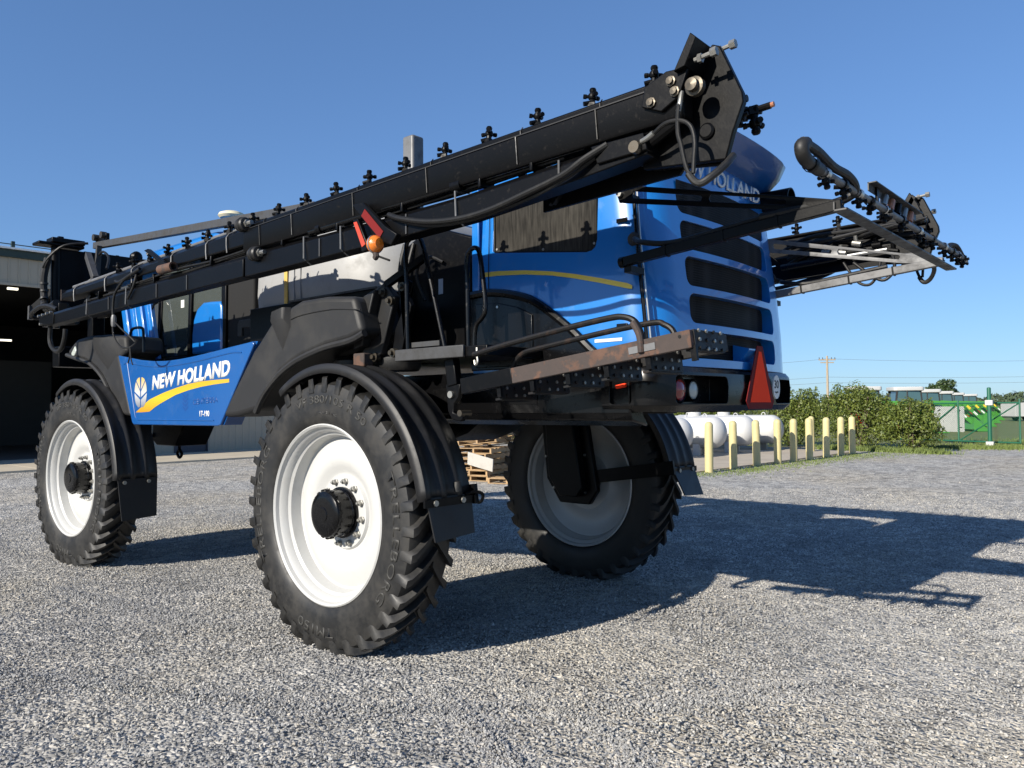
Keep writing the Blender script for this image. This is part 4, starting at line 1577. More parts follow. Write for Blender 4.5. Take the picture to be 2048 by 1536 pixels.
# yellow swoosh on the side, thin film
stp = [(-0.86, 2.765, 2.730), (-1.1, 2.755, 2.722), (-1.36, 2.730, 2.700), (-1.6, 2.692, 2.664), (-1.79, 2.652, 2.622), (-2.0, 2.600, 2.568), (-2.20, 2.546, 2.512), (-2.235, 2.528, 2.505)]


def hood_y(z):
    return np.interp(z, [q[0] for q in lv], [q[2] for q in lv]) + 0.003


sm = MB()
sm.add([p for x, a, b in stp for p in ((x, hood_y(a), a), (x, hood_y(b), b))], [(2 * i, 2 * i + 1, 2 * i + 3, 2 * i + 2) for i in range(len(stp) - 1)])
sm.build('yellow_stripe', 'stripe_print_hood', hood)
MB().bb(-2.16, -1.95, 1.038, 1.040, 2.185, 2.205).build('white_decal', 'decal_white', hood)
text_obj('hood_lettering', 'NEW HOLLAND', 'decal_white', hood, (-2.374, 0.74, 3.315), (0, -1, 0), (-0.01, 0, 1), 0.115, 1.32, 0.002, shear=0.12, bold=0.02)
MB().tube([(-0.95, 1.020, 3.425), (-1.5, 1.0, 3.425), (-2.0, 0.985, 3.425), (-2.2, 0.975, 3.42)], 0.004, 6, 2).build('panel_gap', 'interior_black', hood)
MB().tube([(-1.01, 1.034, 2.62), (-1.012, 1.034, 2.80), (-1.012, 1.02, 3.1), (-1.012, 1.008, 3.40)], 0.003, 6, 2).build('panel_gap', 'interior_black', hood)
for (x, z) in ((-1.07, 2.92), (-1.50, 2.86), (-1.93, 2.84), (-1.06, 3.30), (-1.94, 3.30)):
    MB().cyl((x, 0.999, z), (x, 1.006, z), 0.009, 8).build('screen_bolt', 'zinc', hood)
for z in (2.28, 2.95):
    lt = MB().bb(-2.20, -2.12, 1.030 - (0.012 if z > 2.8 else 0), 1.044 - (0.012 if z > 2.8 else 0), z - 0.014, z + 0.014).build('hood_latch', 'black_gloss', hood, 0.004)
# flared roof lip
lip = MB()
rows = []
for (x, z, hw) in ((-2.20, 3.45, 0.93), (-2.35, 3.48, 0.955), (-2.44, 3.56, 0.965), (-2.495, 3.655, 0.955), (-2.47, 3.67, 0.94), (-2.1, 3.64, 0.93), (-1.5, 3.60, 0.90), (-0.95, 3.57, 0.88), (-0.95, 3.50, 0.88), (-1.5, 3.50, 0.90)):
    row = []
    for k in range(15):
        y = hw * (1 - 2 * k / 14)
        e = (abs(y) / hw) ** 12
        row.append((x + 0.12 * e * (1 if x < -2.2 else 0.2) - 0.05 * (1 - (y / hw) ** 2) * (1 if x < -2.15 else 0), y, z - 0.03 * (abs(y) / hw) ** 3))
    rows.append(row)
v = [p for q in rows for p in q]
nr = len(rows)
f = [(i * 15 + k, i * 15 + k + 1, ((i + 1) % nr) * 15 + k + 1, ((i + 1) % nr) * 15 + k) for i in range(nr) for k in range(14)]
f += [tuple(i * 15 for i in range(nr)), tuple(i * 15 + 14 for i in range(nr))]
lip.add(v, f)
lip.build('roof_lip', 'blue_panel', hood, 0.004)  # darker blue than the hood, painting in the lip's dark reflections
MB().lathe([(0.085, 0), (0.085, -0.26), (0.075, -0.26), (0.075, -0.02), (0.001, -0.02)], (-2.28, -0.80, 3.38), 'x', 20).build('exhaust_outlet', 'black_paint', hood)

# black wheel-arch panel on the hood side
arch = [(-0.84, 2.04), (-0.84, 2.60), (-1.00, 2.605), (-1.14, 2.59), (-1.28, 2.56), (-1.42, 2.515), (-1.55, 2.44), (-1.68, 2.35), (-1.80, 2.255), (-1.92, 2.145), (-2.03, 2.065), (-2.10, 2.04)]
ao = MB().prism(arch, 1.02, 1.046, 'xz').build('engine_side_panel', 'black_gloss', SP, 0.008, label='glossy black arched panel below the blue hood')
lip_pts = [(x, 1.048, z) for x, z in arch[1:]]
MB().tube(lip_pts, 0.030, 8, 3).build('arch_lip', 'black_gloss', ao)
MB().prism([(-0.90, 2.06), (-0.90, 2.53), (-1.12, 2.52), (-1.30, 2.475), (-1.44, 2.41), (-1.44, 2.06)], 1.046, 1.058, 'xz').build('access_door', 'black_gloss', ao, 0.006)
MB().cyl((-1.12, 1.055, 2.49), (-1.12, 1.064, 2.49), 0.01, 8).build('door_stud', 'steel', ao)

# rear skirt and bumper
sk = MB()
sk.bb(-2.2, 1.25, 0.90, 1.02, 1.72, 2.03)  # lengthened forward past the hood, also to shade the far rear wheel
sk.prism([(0.8, 1.64), (1.0, 1.68), (1.02, 1.74), (0.9, 1.78)], -2.2, 1.25, 'yz')
sk.bb(-0.1, 1.7, 0.6, 0.95, 1.56, 1.75)  # hidden block added to keep the sun off the far rear rim
so = sk.build('rear_skirt', 'black_gloss', SP, 0.012)
MB().bb(-0.70, -0.45, 1.021, 1.026, 1.80, 1.92).build('skirt_plate', 'black_paint', so)
MB().bb(-1.45, -1.15, 1.021, 1.026, 1.79, 1.92).build('skirt_plate', 'black_paint', so)
bl = [(1.735, -2.43, 1.00, 0.2), (1.775, -2.47, 1.045, 0.22), (1.90, -2.475, 1.05, 0.22), (1.985, -2.465, 1.05, 0.22), (2.019, -2.44, 1.04, 0.22)]
bme = MB().sweep([hood_loop(z, x, hw, -2.0, rd, 0.03) for z, x, hw, rd in bl]).mesh('rear_bumper', 'black_gloss', angle=28)
cuts = [MB().prism(rrect(0.27, 0.90, 1.785, 1.965, 0.03, 3), -2.6, -2.36, 'yz').mesh('cut', None),
        MB().prism(rrect(-0.90, -0.545, 1.785, 1.965, 0.03, 3), -2.6, -2.36, 'yz').mesh('cut', None),
        MB().prism(rrect(-2.225, -2.065, 1.785, 1.965, 0.025, 3), 0.97, 1.2, 'xz').mesh('cut', None)]
bme = boolean_cut(bme, cuts)
bme.materials.clear()
bme.materials.append(MATS['black_gloss'])
bme.polygons.foreach_set('use_smooth', [True] * len(bme.polygons))
bme.set_sharp_from_angle(angle=R(28))
bmp = link('rear_bumper', bme, SP, 0.008, 2)
for (y, r0, mt, nm) in ((0.775, 0.078, 'red_lens', 'tail_light'), (0.60, 0.066, 'clear_lens', 'work_light'), (-0.66, 0.078, 'red_lens', 'tail_light')):
    o = MB().lathe([(0.001, -0.035), (r0 * 0.5, -0.030), (r0 * 0.85, -0.018), (r0 * 0.92, 0.0)], (-2.40, y, 1.872), 'x', 28).build(nm, mt, bmp)
    MB().lathe([(r0 * 0.9, -0.012), (r0 * 1.0, -0.02), (r0 * 1.12, -0.012), (r0 * 1.15, 0.04)], (-2.40, y, 1.872), 'x', 28).build('lamp_ring', 'black_paint', o)
MB().bb(-2.375, -2.362, 0.66, 0.89, 1.79, 1.96).build('lamp_backing', 'mudguard_plastic', bmp)
# slow vehicle triangle on its bracket
tri = [(-0.015, 1.792), (-0.365, 1.792), (-0.21, 2.155), (-0.17, 2.155)]
bo = [(0.005, 1.745), (-0.385, 1.745), (-0.425, 1.80), (-0.235, 2.195), (-0.145, 2.195), (0.045, 1.80)]
tp = MB().prism(bo, -2.525, -2.519, 'yz').build('slow_vehicle_sign', 'dark_red', bmp)
MB().prism(tri, -2.5275, -2.5255, 'yz').build('sign_centre', 'triangle_red', tp)
MB().bb(-2.518, -2.40, -0.225, -0.155, 1.80, 2.13).build('sign_bracket', 'blue_paint', bmp, 0.004)
MB().prism([(-2.40, 2.03), (-2.52, 2.16), (-2.52, 2.17), (-2.40, 2.20)], -0.25, -0.02, 'xz').build('bracket_plate', 'blue_paint', bmp)
st = MB().prism([(-0.485 + 0.062 * math.cos(R(k * 12)), 1.905 + 0.088 * math.sin(R(k * 12))) for k in range(30)], -2.522, -2.512, 'yz').build('speed_disc', 'decal_white', bmp)
text_obj('speed_number', '30', 'decal_black', st, (-2.5225, -0.443, 1.895), (0, -1, 0), (0, 0, 1), 0.062, 0.08, 0.001, bold=0.015)
text_obj('speed_unit', 'mph', 'decal_black', st, (-2.5225, -0.455, 1.856), (0, -1, 0), (0, 0, 1), 0.020, 0.055, 0.001, bold=0.02)
# isolator switch in its pocket
sw = MB().bb(-2.215, -2.075, 0.975, 0.985, 1.79, 1.96).build('switch_plate', 'black_paint', bmp)
MB().lathe([(0.042, 0.985), (0.042, 1.0), (0.03, 1.005), (0.001, 1.005)], (-2.14, 0, 1.90), 'y', 18).build('switch_base', 'dark_red', sw)
MB().box((-2.14, 1.022, 1.90), (0.075, 0.035, 0.024), (0, R(10), 0)).build('switch_key', 'triangle_red', sw, 0.006)
MB().prism(rrect(-2.232, -2.058, 1.778, 1.972, 0.03, 3), 1.0, 1.004, 'xz')

# ------------------------------------------------------------------ platform, rails, ladder
pf = MB()
pf.bb(-1.52, -0.66, 1.05, 1.60, 2.10, 2.17)
po = pf.build('platform', 'black_paint', SP, 0.006)
MB().bb(-1.33, -0.66, 1.601, 1.625, 2.098, 2.178).build('deck_edge', 'worn_frame', po, 0.006)
MB().bb(-0.98, -0.68, 1.46, 1.50, 2.20, 2.235).build('toe_board', 'worn_frame', po)
MB().tube([(-0.68, 1.52, 2.17), (-0.67, 1.52, 2.60), (-0.665, 1.52, 2.90), (-0.70, 1.52, 2.965), (-0.77, 1.52, 2.975), (-0.83, 1.52, 2.93), (-0.90, 1.52, 2.72), (-1.06, 1.52, 2.17)], 0.0165, 10, 5).build('hand_rail', 'black_gloss', po)
MB().tube([(-1.18, 1.42, 2.17), (-1.175, 1.42, 2.55), (-1.172, 1.42, 2.77), (-1.20, 1.42, 2.83), (-1.25, 1.42, 2.845), (-1.29, 1.42, 2.80), (-1.325, 1.42, 2.60), (-1.34, 1.42, 2.43), (-1.31, 1.42, 2.37), (-1.26, 1.42, 2.33), (-1.24, 1.42, 2.27), (-1.235, 1.42, 2.17)], 0.0165, 10, 5).build('hand_rail', 'black_gloss', po)
MB().tube([(-1.46, 1.63, 2.15), (-1.47, 1.64, 2.10), (-1.48, 1.645, 2.06), (-1.46, 1.645, 2.04), (-1.45, 1.64, 2.07)], 0.008, 6, 3).build('clip_pin', 'zinc', po)
# strut below the platform with its hook
hk = MB()
hk.bar((-1.10, 1.5, 2.10), (-1.13, 1.5, 1.92), 0.06, 0.09)
hk.prism([(-1.06, 1.93), (-1.20, 1.93), (-1.18, 1.84), (-1.14, 1.80), (-1.13, 1.74), (-1.19, 1.72), (-1.23, 1.75), (-1.25, 1.72), (-1.20, 1.68), (-1.12, 1.69), (-1.08, 1.75)], 1.48, 1.52, 'xz')
ho = hk.build('ladder_hook', 'black_paint', SP, 0.006)
MB().cyl((-1.12, 1.52, 1.86), (-1.12, 1.54, 1.86), 0.024, 12).build('bolt', 'zinc', ho)
MB().cyl((-1.23, 1.46, 1.735), (-1.23, 1.56, 1.735), 0.022, 10).build('pin', 'brass_bolt', ho)

lad_a, lad_b = Vector((-1.40, 0, 1.905)), Vector((-3.0, 0, 2.105))
ldir = (lad_b - lad_a).normalized()
lup = Vector((-ldir.z, 0, ldir.x))
if lup.z < 0:
    lup = -lup
for (y, mt, a_) in ((1.70, 'rust', 0.33), (1.33, 'rusty_black', 0.1)):
    m = MB()
    A = lad_a + ldir * a_
    m.bar(A + Vector((0, y, 0)), lad_b + Vector((0, y, 0)), 0.035, 0.092, lup)
    so_ = m.build('ladder_stringer', mt, SP, 0.004)
    if y > 1.5:
        MB().bar(lad_a + Vector((0, y, 0)), A + ldir * 0.10 + Vector((0, y + 0.002, 0)), 0.037, 0.10, lup).build('stringer_heel', 'black_paint', so_, 0.004)
        MB().box(lad_b - ldir * 0.28 + Vector((0, 1.72, 0.0)), (0.16, 0.004, 0.036), (0, math.atan2(-ldir.z, ldir.x) + math.pi, 0)).build('scuff_patch', 'grey_paint', so_)
        MB().cyl(lad_b - ldir * 0.06 + Vector((0, 1.717, 0.02)), lad_b - ldir * 0.06 + Vector((0, 1.72, 0.02)), 0.009, 8).build('hole', 'interior_black', so_)
for k in range(6):
    c = lad_a + ldir * (0.30 + 0.262 * k)
    stp_ = MB()
    hgt = 0.125 if k < 5 else 0.098
    cc = c - lup * (0.055 if k < 5 else 0.0) + Vector((0, 1.515, 0))
    stp_.bar(cc - lup * hgt / 2, cc + lup * hgt / 2, 0.33, 0.014, ldir)
    stp_.bar(cc - lup * hgt / 2 + ldir * 0.0, cc - lup * hgt / 2 - ldir * 0.05, 0.33, 0.012, lup)
    so_ = stp_.build('ladder_step', 'rusty_black', SP)
    for a in range(4):
        for b in range(3):
            p = cc + lup * (-0.045 + 0.045 * b) + Vector((0, -0.12 + 0.08 * a, 0)) + ldir * 0.007
            MB().cyl(p, p + ldir * 0.008, 0.010, 6).build('grip_stud', 'zinc' if (a + b) % 3 else 'rusty_black', so_)
    MB().bar(c - lup * 0.11 + Vector((0, 1.69, 0)), c - lup * 0.03 + Vector((0, 1.69, 0)), 0.02, 0.03, ldir).build('step_lug', 'black_paint', so_)
MB().tube([(-1.50, 1.70, 2.10), (-1.75, 1.70, 2.145), (-2.20, 1.70, 2.21), (-2.50, 1.70, 2.245), (-2.60, 1.70, 2.245), (-2.67, 1.70, 2.215), (-2.71, 1.70, 2.14), (-2.72, 1.70, 2.06)], 0.0175, 10, 5).build('ladder_rail', 'rusty_black', SP)
MB().tube([(-2.67, 1.72, 2.21), (-2.71, 1.722, 2.14), (-2.72, 1.722, 2.05)], 0.0185, 10, 4).build('ladder_rail_foot', 'rust', SP)
MB().tube([(-1.50, 1.33, 2.00), (-1.52, 1.33, 2.07), (-1.60, 1.33, 2.125), (-1.75, 1.33, 2.15), (-2.2, 1.33, 2.21), (-2.55, 1.33, 2.245), (-2.63, 1.33, 2.23), (-2.69, 1.33, 2.18), (-2.70, 1.33, 2.06)], 0.0175, 10, 5).build('ladder_rail', 'rusty_black', SP)

# folding link beside the platform
lk = MB()
lk.prism([(-0.17, 2.66), (-0.30, 2.72), (-0.42, 2.60), (-0.26, 2.18), (-0.14, 2.14), (-0.03, 2.17)], 1.36, 1.42, 'xz')
lk.prism([(-0.15, 2.62), (-0.28, 2.66), (-0.13, 2.24), (-0.02, 2.22)], 1.42, 1.50, 'xz')
lo2 = lk.build('folding_link', 'mudguard_plastic', SP, 0.01)
MB().prism([(-0.46, 2.74), (-0.56, 2.70), (-0.50, 2.52), (-0.40, 2.36), (-0.36, 2.16), (-0.46, 2.14), (-0.50, 2.28), (-0.58, 2.52)], 1.36, 1.40, 'xz').build('link_plate', 'black_paint', lo2, 0.006)
MB().bb(-0.18, -0.05, 1.42, 1.52, 2.085, 2.19).build('link_block', 'rust', lo2, 0.01)
for (x, z) in ((-0.30, 2.64), (-0.38, 2.57), (-0.20, 2.16), (-0.52, 2.66), (-0.41, 2.18)):
    MB().lathe([(0.034, 1.40), (0.034, 1.44), (0.018, 1.44), (0.018, 1.465), (0.001, 1.465)], (x, 0, z), 'y', 12).build('pivot_bolt', 'brass_bolt', lo2)
MB().bar((-0.30, 1.4, 2.70), (-0.75, 1.4, 2.86), 0.04, 0.05).build('link_arm', 'black_paint', lo2)

# ------------------------------------------------------------------ tank, saddle, rear box


def superloop(cx, a, b, z, e=3.2, n=44):
    out = []
    for k in range(n):
        t = 2 * math.pi * k / n
        c, s = math.cos(t), math.sin(t)
        out.append((cx + a * math.copysign(abs(c) ** (2 / e), c), b * math.copysign(abs(s) ** (2 / e), s), z))
    return out


tk = MB()
tk.sweep([superloop(1.28, a, b, z) for z, a, b in ((2.25, 1.05, 0.98), (2.32, 1.15, 1.07), (2.6, 1.21, 1.13), (2.9, 1.23, 1.15), (3.15, 1.22, 1.14), (3.32, 1.18, 1.10), (3.44, 1.08, 1.0), (3.52, 0.92, 0.84), (3.56, 0.6, 0.55))])
tank = tk.build('product_tank', 'tank_poly', SP, label='grey white plastic liquid tank behind the cab', angle=60)
MB().bb(1.40, 1.45, 1.148, 1.162, 2.45, 3.25).build('sight_tube', 'yellow_strap', tank, 0.004)
for x in (1.20, 1.30):
    MB().bb(x - 0.006, x + 0.006, 1.146, 1.156, 2.45, 3.2).build('seam_rib', 'tank_poly', tank)
MB().lathe([(0.22, 3.5), (0.23, 3.62), (0.20, 3.65), (0.001, 3.66)], (1.2, 0.0, 0), 'z', 24).build('tank_lid', 'black_paint', tank)
sd = MB()
sd.bb(0.08, 1.98, 1.165, 1.195, 2.40, 2.735).bb(0.08, 0.11, 0.4, 1.165, 2.40, 2.735).bb(1.95, 1.98, 0.4, 1.165, 2.40, 2.735)
sd.bb(0.0, 2.1, -1.15, 1.16, 2.15, 2.25)
sdo = sd.build('tank_saddle', 'black_paint', SP, 0.005)
MB().bb(0.06, 1.30, 1.16, 1.21, 2.735, 2.752).build('saddle_lip', 'worn_frame', sdo)
MB().bb(0.03, 0.085, 1.14, 1.20, 2.30, 2.752).build('saddle_post', 'grey_paint', sdo, 0.004)
pl = MB()
pl.prism([(2.03, 2.56), (2.03, 2.62), (2.06, 2.66), (2.30, 2.66), (2.33, 2.62), (2.33, 2.50), (2.25, 2.50), (2.25, 2.58), (2.12, 2.58), (2.10, 2.56)], 1.10, 1.13, 'xz')
pl.build('tie_bracket', 'plastic', SP, 0.006)
bxm = MB()
bxm.prism([(0.05, 2.12), (-0.80, 2.12), (-0.80, 3.06), (-0.44, 3.18), (-0.24, 3.18), (0.05, 3.05)], -0.9, 0.97, 'xz')
bxo = bxm.build('rear_service_box', 'black_paint', SP, 0.015, label='tall flat black box between tank and hood')
MB().bb(-0.80, -0.79, 0.971, 0.99, 2.2, 3.05).build('box_flange', 'black_gloss', bxo)
MB().bb(-0.47, -0.42, 0.971, 0.974, 2.66, 2.78).build('warning_label', 'decal_grey', bxo)
MB().tube([(-0.03, 1.0, 2.15), (-0.03, 1.02, 2.6), (-0.02, 1.02, 2.9), (-0.06, 1.0, 3.1)], 0.02, 8, 3).build('riser_hose', 'hose_rubber', bxo)
MB().tube([(-0.10, 1.0, 2.15), (-0.11, 1.02, 2.6), (-0.10, 1.02, 2.85), (-0.14, 0.98, 3.1)], 0.016, 8, 3).build('riser_hose', 'hose_rubber', bxo)
MB().tube([(-0.30, 1.0, 2.62), (-0.24, 1.03, 2.78), (-0.26, 1.04, 2.9), (-0.36, 1.02, 2.96), (-0.5, 1.0, 2.9)], 0.014, 8, 4).build('riser_hose', 'hose_rubber', bxo)
# upright post behind the tank
pst = MB().bb(0.33, 0.47, 0.43, 0.57, 3.3, 4.22).build('upright_post', 'grey_paint', SP, 0.02, 3)

# plastic fairings
def fairing(name, outline, y_in, y_out, label):
    m = MB().prism(outline, y_in, y_out, 'xz')
    return m.build(name, 'plastic', SP, 0.045, 4, label=label)


rf = fairing('rear_fairing', [(1.80, 1.70), (1.49, 1.71), (1.16, 1.765), (1.08, 1.87), (0.98, 1.96), (0.82, 2.07), (0.66, 2.14), (0.50, 2.19), (0.19, 2.255), (-0.10, 2.285), (-0.27, 2.335), (-0.24, 2.42), (-0.17, 2.61), (0.20, 2.645), (0.53, 2.645), (0.70, 2.60), (0.86, 2.535), (0.96, 2.50), (1.17, 2.33), (1.24, 2.28)], 1.18, 1.60, 'black plastic fairing above the near rear wheel')
m = MB()
arc_ = [(1.19, 1.745), (1.10, 1.86), (0.99, 1.955), (0.82, 2.062), (0.66, 2.132), (0.50, 2.182), (0.19, 2.246), (-0.12, 2.278), (-0.29, 2.325)]
m.tube([(x, 1.598, z) for x, z in arc_], 0.028, 8, 3)
m.build('arch_brim', 'plastic', rf)
MB().add([(0.945, 1.595, 2.47), (0.93, 1.62, 2.545), (0.86, 1.655, 2.575), (0.70, 1.655, 2.60), (0.665, 1.60, 2.60), (0.665, 1.60, 2.44), (0.78, 1.598, 2.25), (0.70, 1.66, 2.52), (0.87, 1.66, 2.50)],
         [(0, 1, 2, 8), (2, 3, 7, 8), (3, 4, 5, 7), (5, 6, 7), (7, 6, 8), (8, 6, 0)]).build('fairing_bulge', 'plastic', rf, 0.02, 3, angle=50)
MB().tube([(-0.25, 1.603, 2.50), (0.1, 1.604, 2.535), (0.5, 1.604, 2.525), (0.66, 1.604, 2.50)], 0.005, 6, 3).build('mould_line', 'plastic', rf)
ff = fairing('front_fairing', [(3.67, 1.70), (4.00, 1.725), (4.10, 1.84), (4.19, 1.94), (4.30, 2.05), (4.43, 2.155), (4.60, 2.25), (4.79, 2.325), (5.00, 2.375), (5.18, 2.40), (5.50, 2.46), (5.44, 2.52), (5.30, 2.585), (5.20, 2.625), (4.87, 2.645), (4.30, 2.625), (3.84, 2.575), (3.80, 2.40), (4.00, 2.35)], 1.18, 1.60, 'black plastic fairing with headlight above the near front wheel')
MB().tube([(x, 1.598, z) for x, z in [(4.01, 1.72), (4.11, 1.835), (4.20, 1.935), (4.43, 2.147), (4.79, 2.317), (5.18, 2.392), (5.50, 2.452)]], 0.026, 8, 3).build('arch_brim', 'plastic', ff)
MB().add([(4.70, 1.595, 2.47), (4.66, 1.62, 2.56), (4.55, 1.655, 2.60), (4.12, 1.655, 2.575), (4.0, 1.60, 2.56), (4.0, 1.60, 2.40), (4.28, 1.598, 2.22), (4.15, 1.66, 2.48), (4.52, 1.66, 2.48)],
         [(0, 1, 2, 8), (2, 3, 7, 8), (3, 4, 5, 7), (5, 6, 7), (7, 6, 8), (8, 6, 0)]).build('fairing_bulge', 'plastic', ff, 0.02, 3, angle=50)
MB().box((5.27, 1.585, 2.475), (0.15, 0.05, 0.085), (0, R(35), 0)).build('headlight', 'clear_lens', ff, 0.018, 3)
MB().tube([(3.72, 1.45, 2.40), (3.73, 1.45, 2.62), (3.78, 1.45, 2.67), (3.95, 1.45, 2.68), (4.03, 1.45, 2.66), (4.06, 1.45, 2.6), (4.06, 1.45, 2.5)], 0.016, 8, 4).build('grab_rail', 'black_gloss', ff)

# blue name panel
top = [(4.00, 2.372), (3.75, 2.338), (3.45, 2.298), (3.15, 2.272), (2.89, 2.262), (2.6, 2.266), (2.3, 2.280), (1.98, 2.302), (1.6, 2.332), (1.24, 2.358)]
outl = top + [(1.22, 2.33), (1.79, 1.63), (1.84, 1.622), (3.60, 1.618), (3.64, 1.64)]
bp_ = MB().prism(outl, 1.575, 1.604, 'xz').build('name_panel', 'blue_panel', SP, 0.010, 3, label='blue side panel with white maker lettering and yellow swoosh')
MB().prism([(1.20, 2.358), (1.77, 1.63), (1.83, 1.63), (1.26, 2.36)], 1.40, 1.576, 'xz').build('panel_return', 'blue_panel', bp_)
MB().tube([(x, 1.6045, z - 0.055) for x, z in top[1:-1]] + [(1.42, 1.6045, 2.27)], 0.0065, 6, 3).build('panel_bead', 'blue_panel', bp_)
MB().tube([(3.84, 1.6045, 2.27), (3.76, 1.6045, 2.28), (3.55, 1.6045, 1.70), (3.50, 1.6045, 1.672), (1.90, 1.6045, 1.672)], 0.0065, 6, 1).build('panel_bead', 'blue_panel', bp_)
YP = 1.6045
text_obj('panel_lettering', 'NEW HOLLAND', 'decal_white', bp_, (3.17, YP, 1.972), (-1.55, 0, 0.098), (-0.012, 0, 1), 0.150, 1.56, 0.0012, shear=0.14, bold=0.045)
text_obj('fleet_number', '17-190', 'decal_white', bp_, (2.17, YP, 1.705), (-1, 0, 0.01), (0, 0, 1), 0.056, 0.185, 0.001, bold=0.03)
text_obj('ghost_lettering', 'CENTERRA', 'ghost_blue', bp_, (2.30, YP, 1.815), (-1, 0, 0.05), (0, 0, 1), 0.055, 0.47, 0.0006, bold=0.02)
gm = MB()
for k in range(4):
    for s_ in (-1, 1):
        x, z = 2.45, 1.755 + k * 0.04
        gm.add([(x, YP + 0.0004, z), (x + s_ * 0.055, YP + 0.0004, z + 0.035), (x + s_ * 0.055, YP + 0.0004, z + 0.055), (x, YP + 0.0004, z + 0.022)], [(0, 1, 2, 3)])
gm.build('ghost_mark', 'ghost_blue', bp_)
sw_t = [(3.55, 1.748, 1.748), (3.42, 1.80, 1.748), (3.30, 1.850, 1.752), (3.22, 1.880, 1.755), (3.10, 1.905, 1.80), (2.97, 1.932, 1.838), (2.86, 1.952, 1.866), (2.65, 1.985, 1.918), (2.4, 2.018, 1.957), (2.15, 2.036, 1.985), (1.9, 2.043, 2.002), (1.66, 2.045, 2.012), (1.63, 2.045, 2.014)]
sm = MB()
sm.add([p for x, a, b in sw_t for p in ((x, YP + 0.0006, a), (x, YP + 0.0006, b))], [(2 * i, 2 * i + 1, 2 * i + 3, 2 * i + 2) for i in range(len(sw_t) - 1)])
sm.build('yellow_swoosh', 'stripe_print', bp_)
# leaf emblem: six blades of an oval split by veins
lf = MB()
CX, CZ, RX, RZ = 3.43, 1.955, 0.145, 0.16


def oval(a):
    q = R(a)
    return (CX - RX * math.copysign(abs(math.cos(q)) ** 0.75, math.cos(q)), CZ + RZ * math.sin(q))


for s_ in (-1, 1):
    def arc(a0, a1, n=7):
        return [(CX + (oval(a)[0] - CX) * -s_, oval(a)[1]) for a in np.linspace(a0, a1, n)]
    c_ = lambda dz: (CX + s_ * 0.010, CZ + dz)
    for pl_ in ([c_(0.03)] + arc(52, 86), [c_(-0.05)] + arc(4, 46) + [c_(0.01)], [c_(-0.15)] + arc(-80, -2) + [c_(-0.075)]):
        v = [(x, YP + 0.0014, z) for x, z in pl_]
        lf.add(v, [tuple(range(len(v)))])
lf.build('leaf_emblem', 'leaf_print', bp_)

# ------------------------------------------------------------------ cab
cb = MB()
HW = 0.86
cb.bb(3.05, 4.85, -HW, HW, 2.12, 2.40)
for s_ in (-1, 1):
    cb.bar((4.66, s_ * 0.84, 2.38), (4.58, s_ * 0.84, 3.5), 0.06, 0.10)
    cb.bar((3.86, s_ * 0.86, 2.38), (3.80, s_ * 0.86, 3.5), 0.05, 0.07)
    cb.bar((3.10, s_ * 0.84, 2.38), (3.08, s_ * 0.84, 3.5), 0.06, 0.10)
cb.bb(3.02, 4.72, -HW, HW, 3.46, 3.54)
cab = cb.build('cab_frame', 'black_paint', SP, 0.012, label='black cab frame behind the folded boom')
MB().prism(rrect(2.95, 4.95, -0.95, 0.95, 0.25, 5), 3.54, 3.72, 'xy').build('cab_roof', 'blue_paint', cab, 0.05, 3)
MB().prism(rrect(3.3, 4.6, -0.6, 0.6, 0.25, 5), 3.72, 3.80, 'xy').build('roof_hatch', 'blue_paint', cab, 0.04, 3)
gp = MB().lathe([(0.001, 4.10), (0.09, 4.095), (0.14, 4.075), (0.155, 4.045), (0.13, 4.02), (0.001, 4.015)], (3.62, 0.48, 0), 'z', 24).build('satellite_dome', 'gps_cream', cab)
MB().cyl((3.62, 0.48, 3.70), (3.62, 0.48, 4.02), 0.02, 8).build('dome_mast', 'black_paint', gp)
for (x0, x1, t0, t1) in ((3.90, 4.60, 2.41, 3.45), (3.14, 3.80, 2.90, 3.45)):
    MB().bb(x0, x1, 0.845, 0.853, t0, t1).build('side_glass', 'cab_glass', cab)
    MB().bb(x0, x1, -0.853, -0.845, t0, t1).build('side_glass', 'cab_glass', cab)
MB().bb(4.70, 4.708, -0.8, 0.8, 2.41, 3.45).build('front_glass', 'cab_glass', cab)
MB().bb(3.08, 3.088, -0.8, 0.8, 2.41, 3.45).build('rear_glass', 'cab_glass', cab)
rp_ = [(3.78, 2.40), (3.78, 2.62), (3.74, 2.80), (3.66, 2.92), (3.52, 2.98), (3.36, 2.975), (3.14, 2.96), (3.10, 2.90), (3.10, 2.40)]
MB().prism(rp_, 0.80, 0.885, 'xz').build('rear_quarter_panel', 'blue_paint', cab, 0.03, 3)
MB().bb(2.52, 3.06, -0.8, 0.84, 2.3, 3.42).build('cab_rear_box', 'interior_black', cab, 0.02)
st_ = MB()
st_.bb(3.45, 3.95, -0.26, 0.26, 2.45, 2.62)
st_.prism([(3.42, 2.6), (3.36, 3.25), (3.48, 3.28), (3.56, 2.62)], -0.25, 0.25, 'xz')
st_.build('driver_seat', 'black_paint', cab, 0.04, 3)
cl_ = MB()
cl_.bar((4.5, 0, 2.4), (4.28, 0, 2.86), 0.09, 0.09)
cl_.tube([(4.25 + 0.08 * math.sin(R(a)) , 0.19 * math.cos(R(a)), 2.9 + 0.17 * math.sin(R(a))) for a in range(0, 361, 24)], 0.016, 6)
cl_.build('steering_wheel', 'black_paint', cab)
MB().tube([(4.62, 0.90, 2.55), (4.64, 0.96, 2.62), (4.62, 0.96, 3.0), (4.60, 0.90, 3.08)], 0.014, 8, 3).build('door_handle_bar', 'black_gloss', cab)
MB().bb(4.02, 4.10, 0.8535, 0.8545, 2.97, 3.06).build('glass_sticker', 'decal_white', cab)
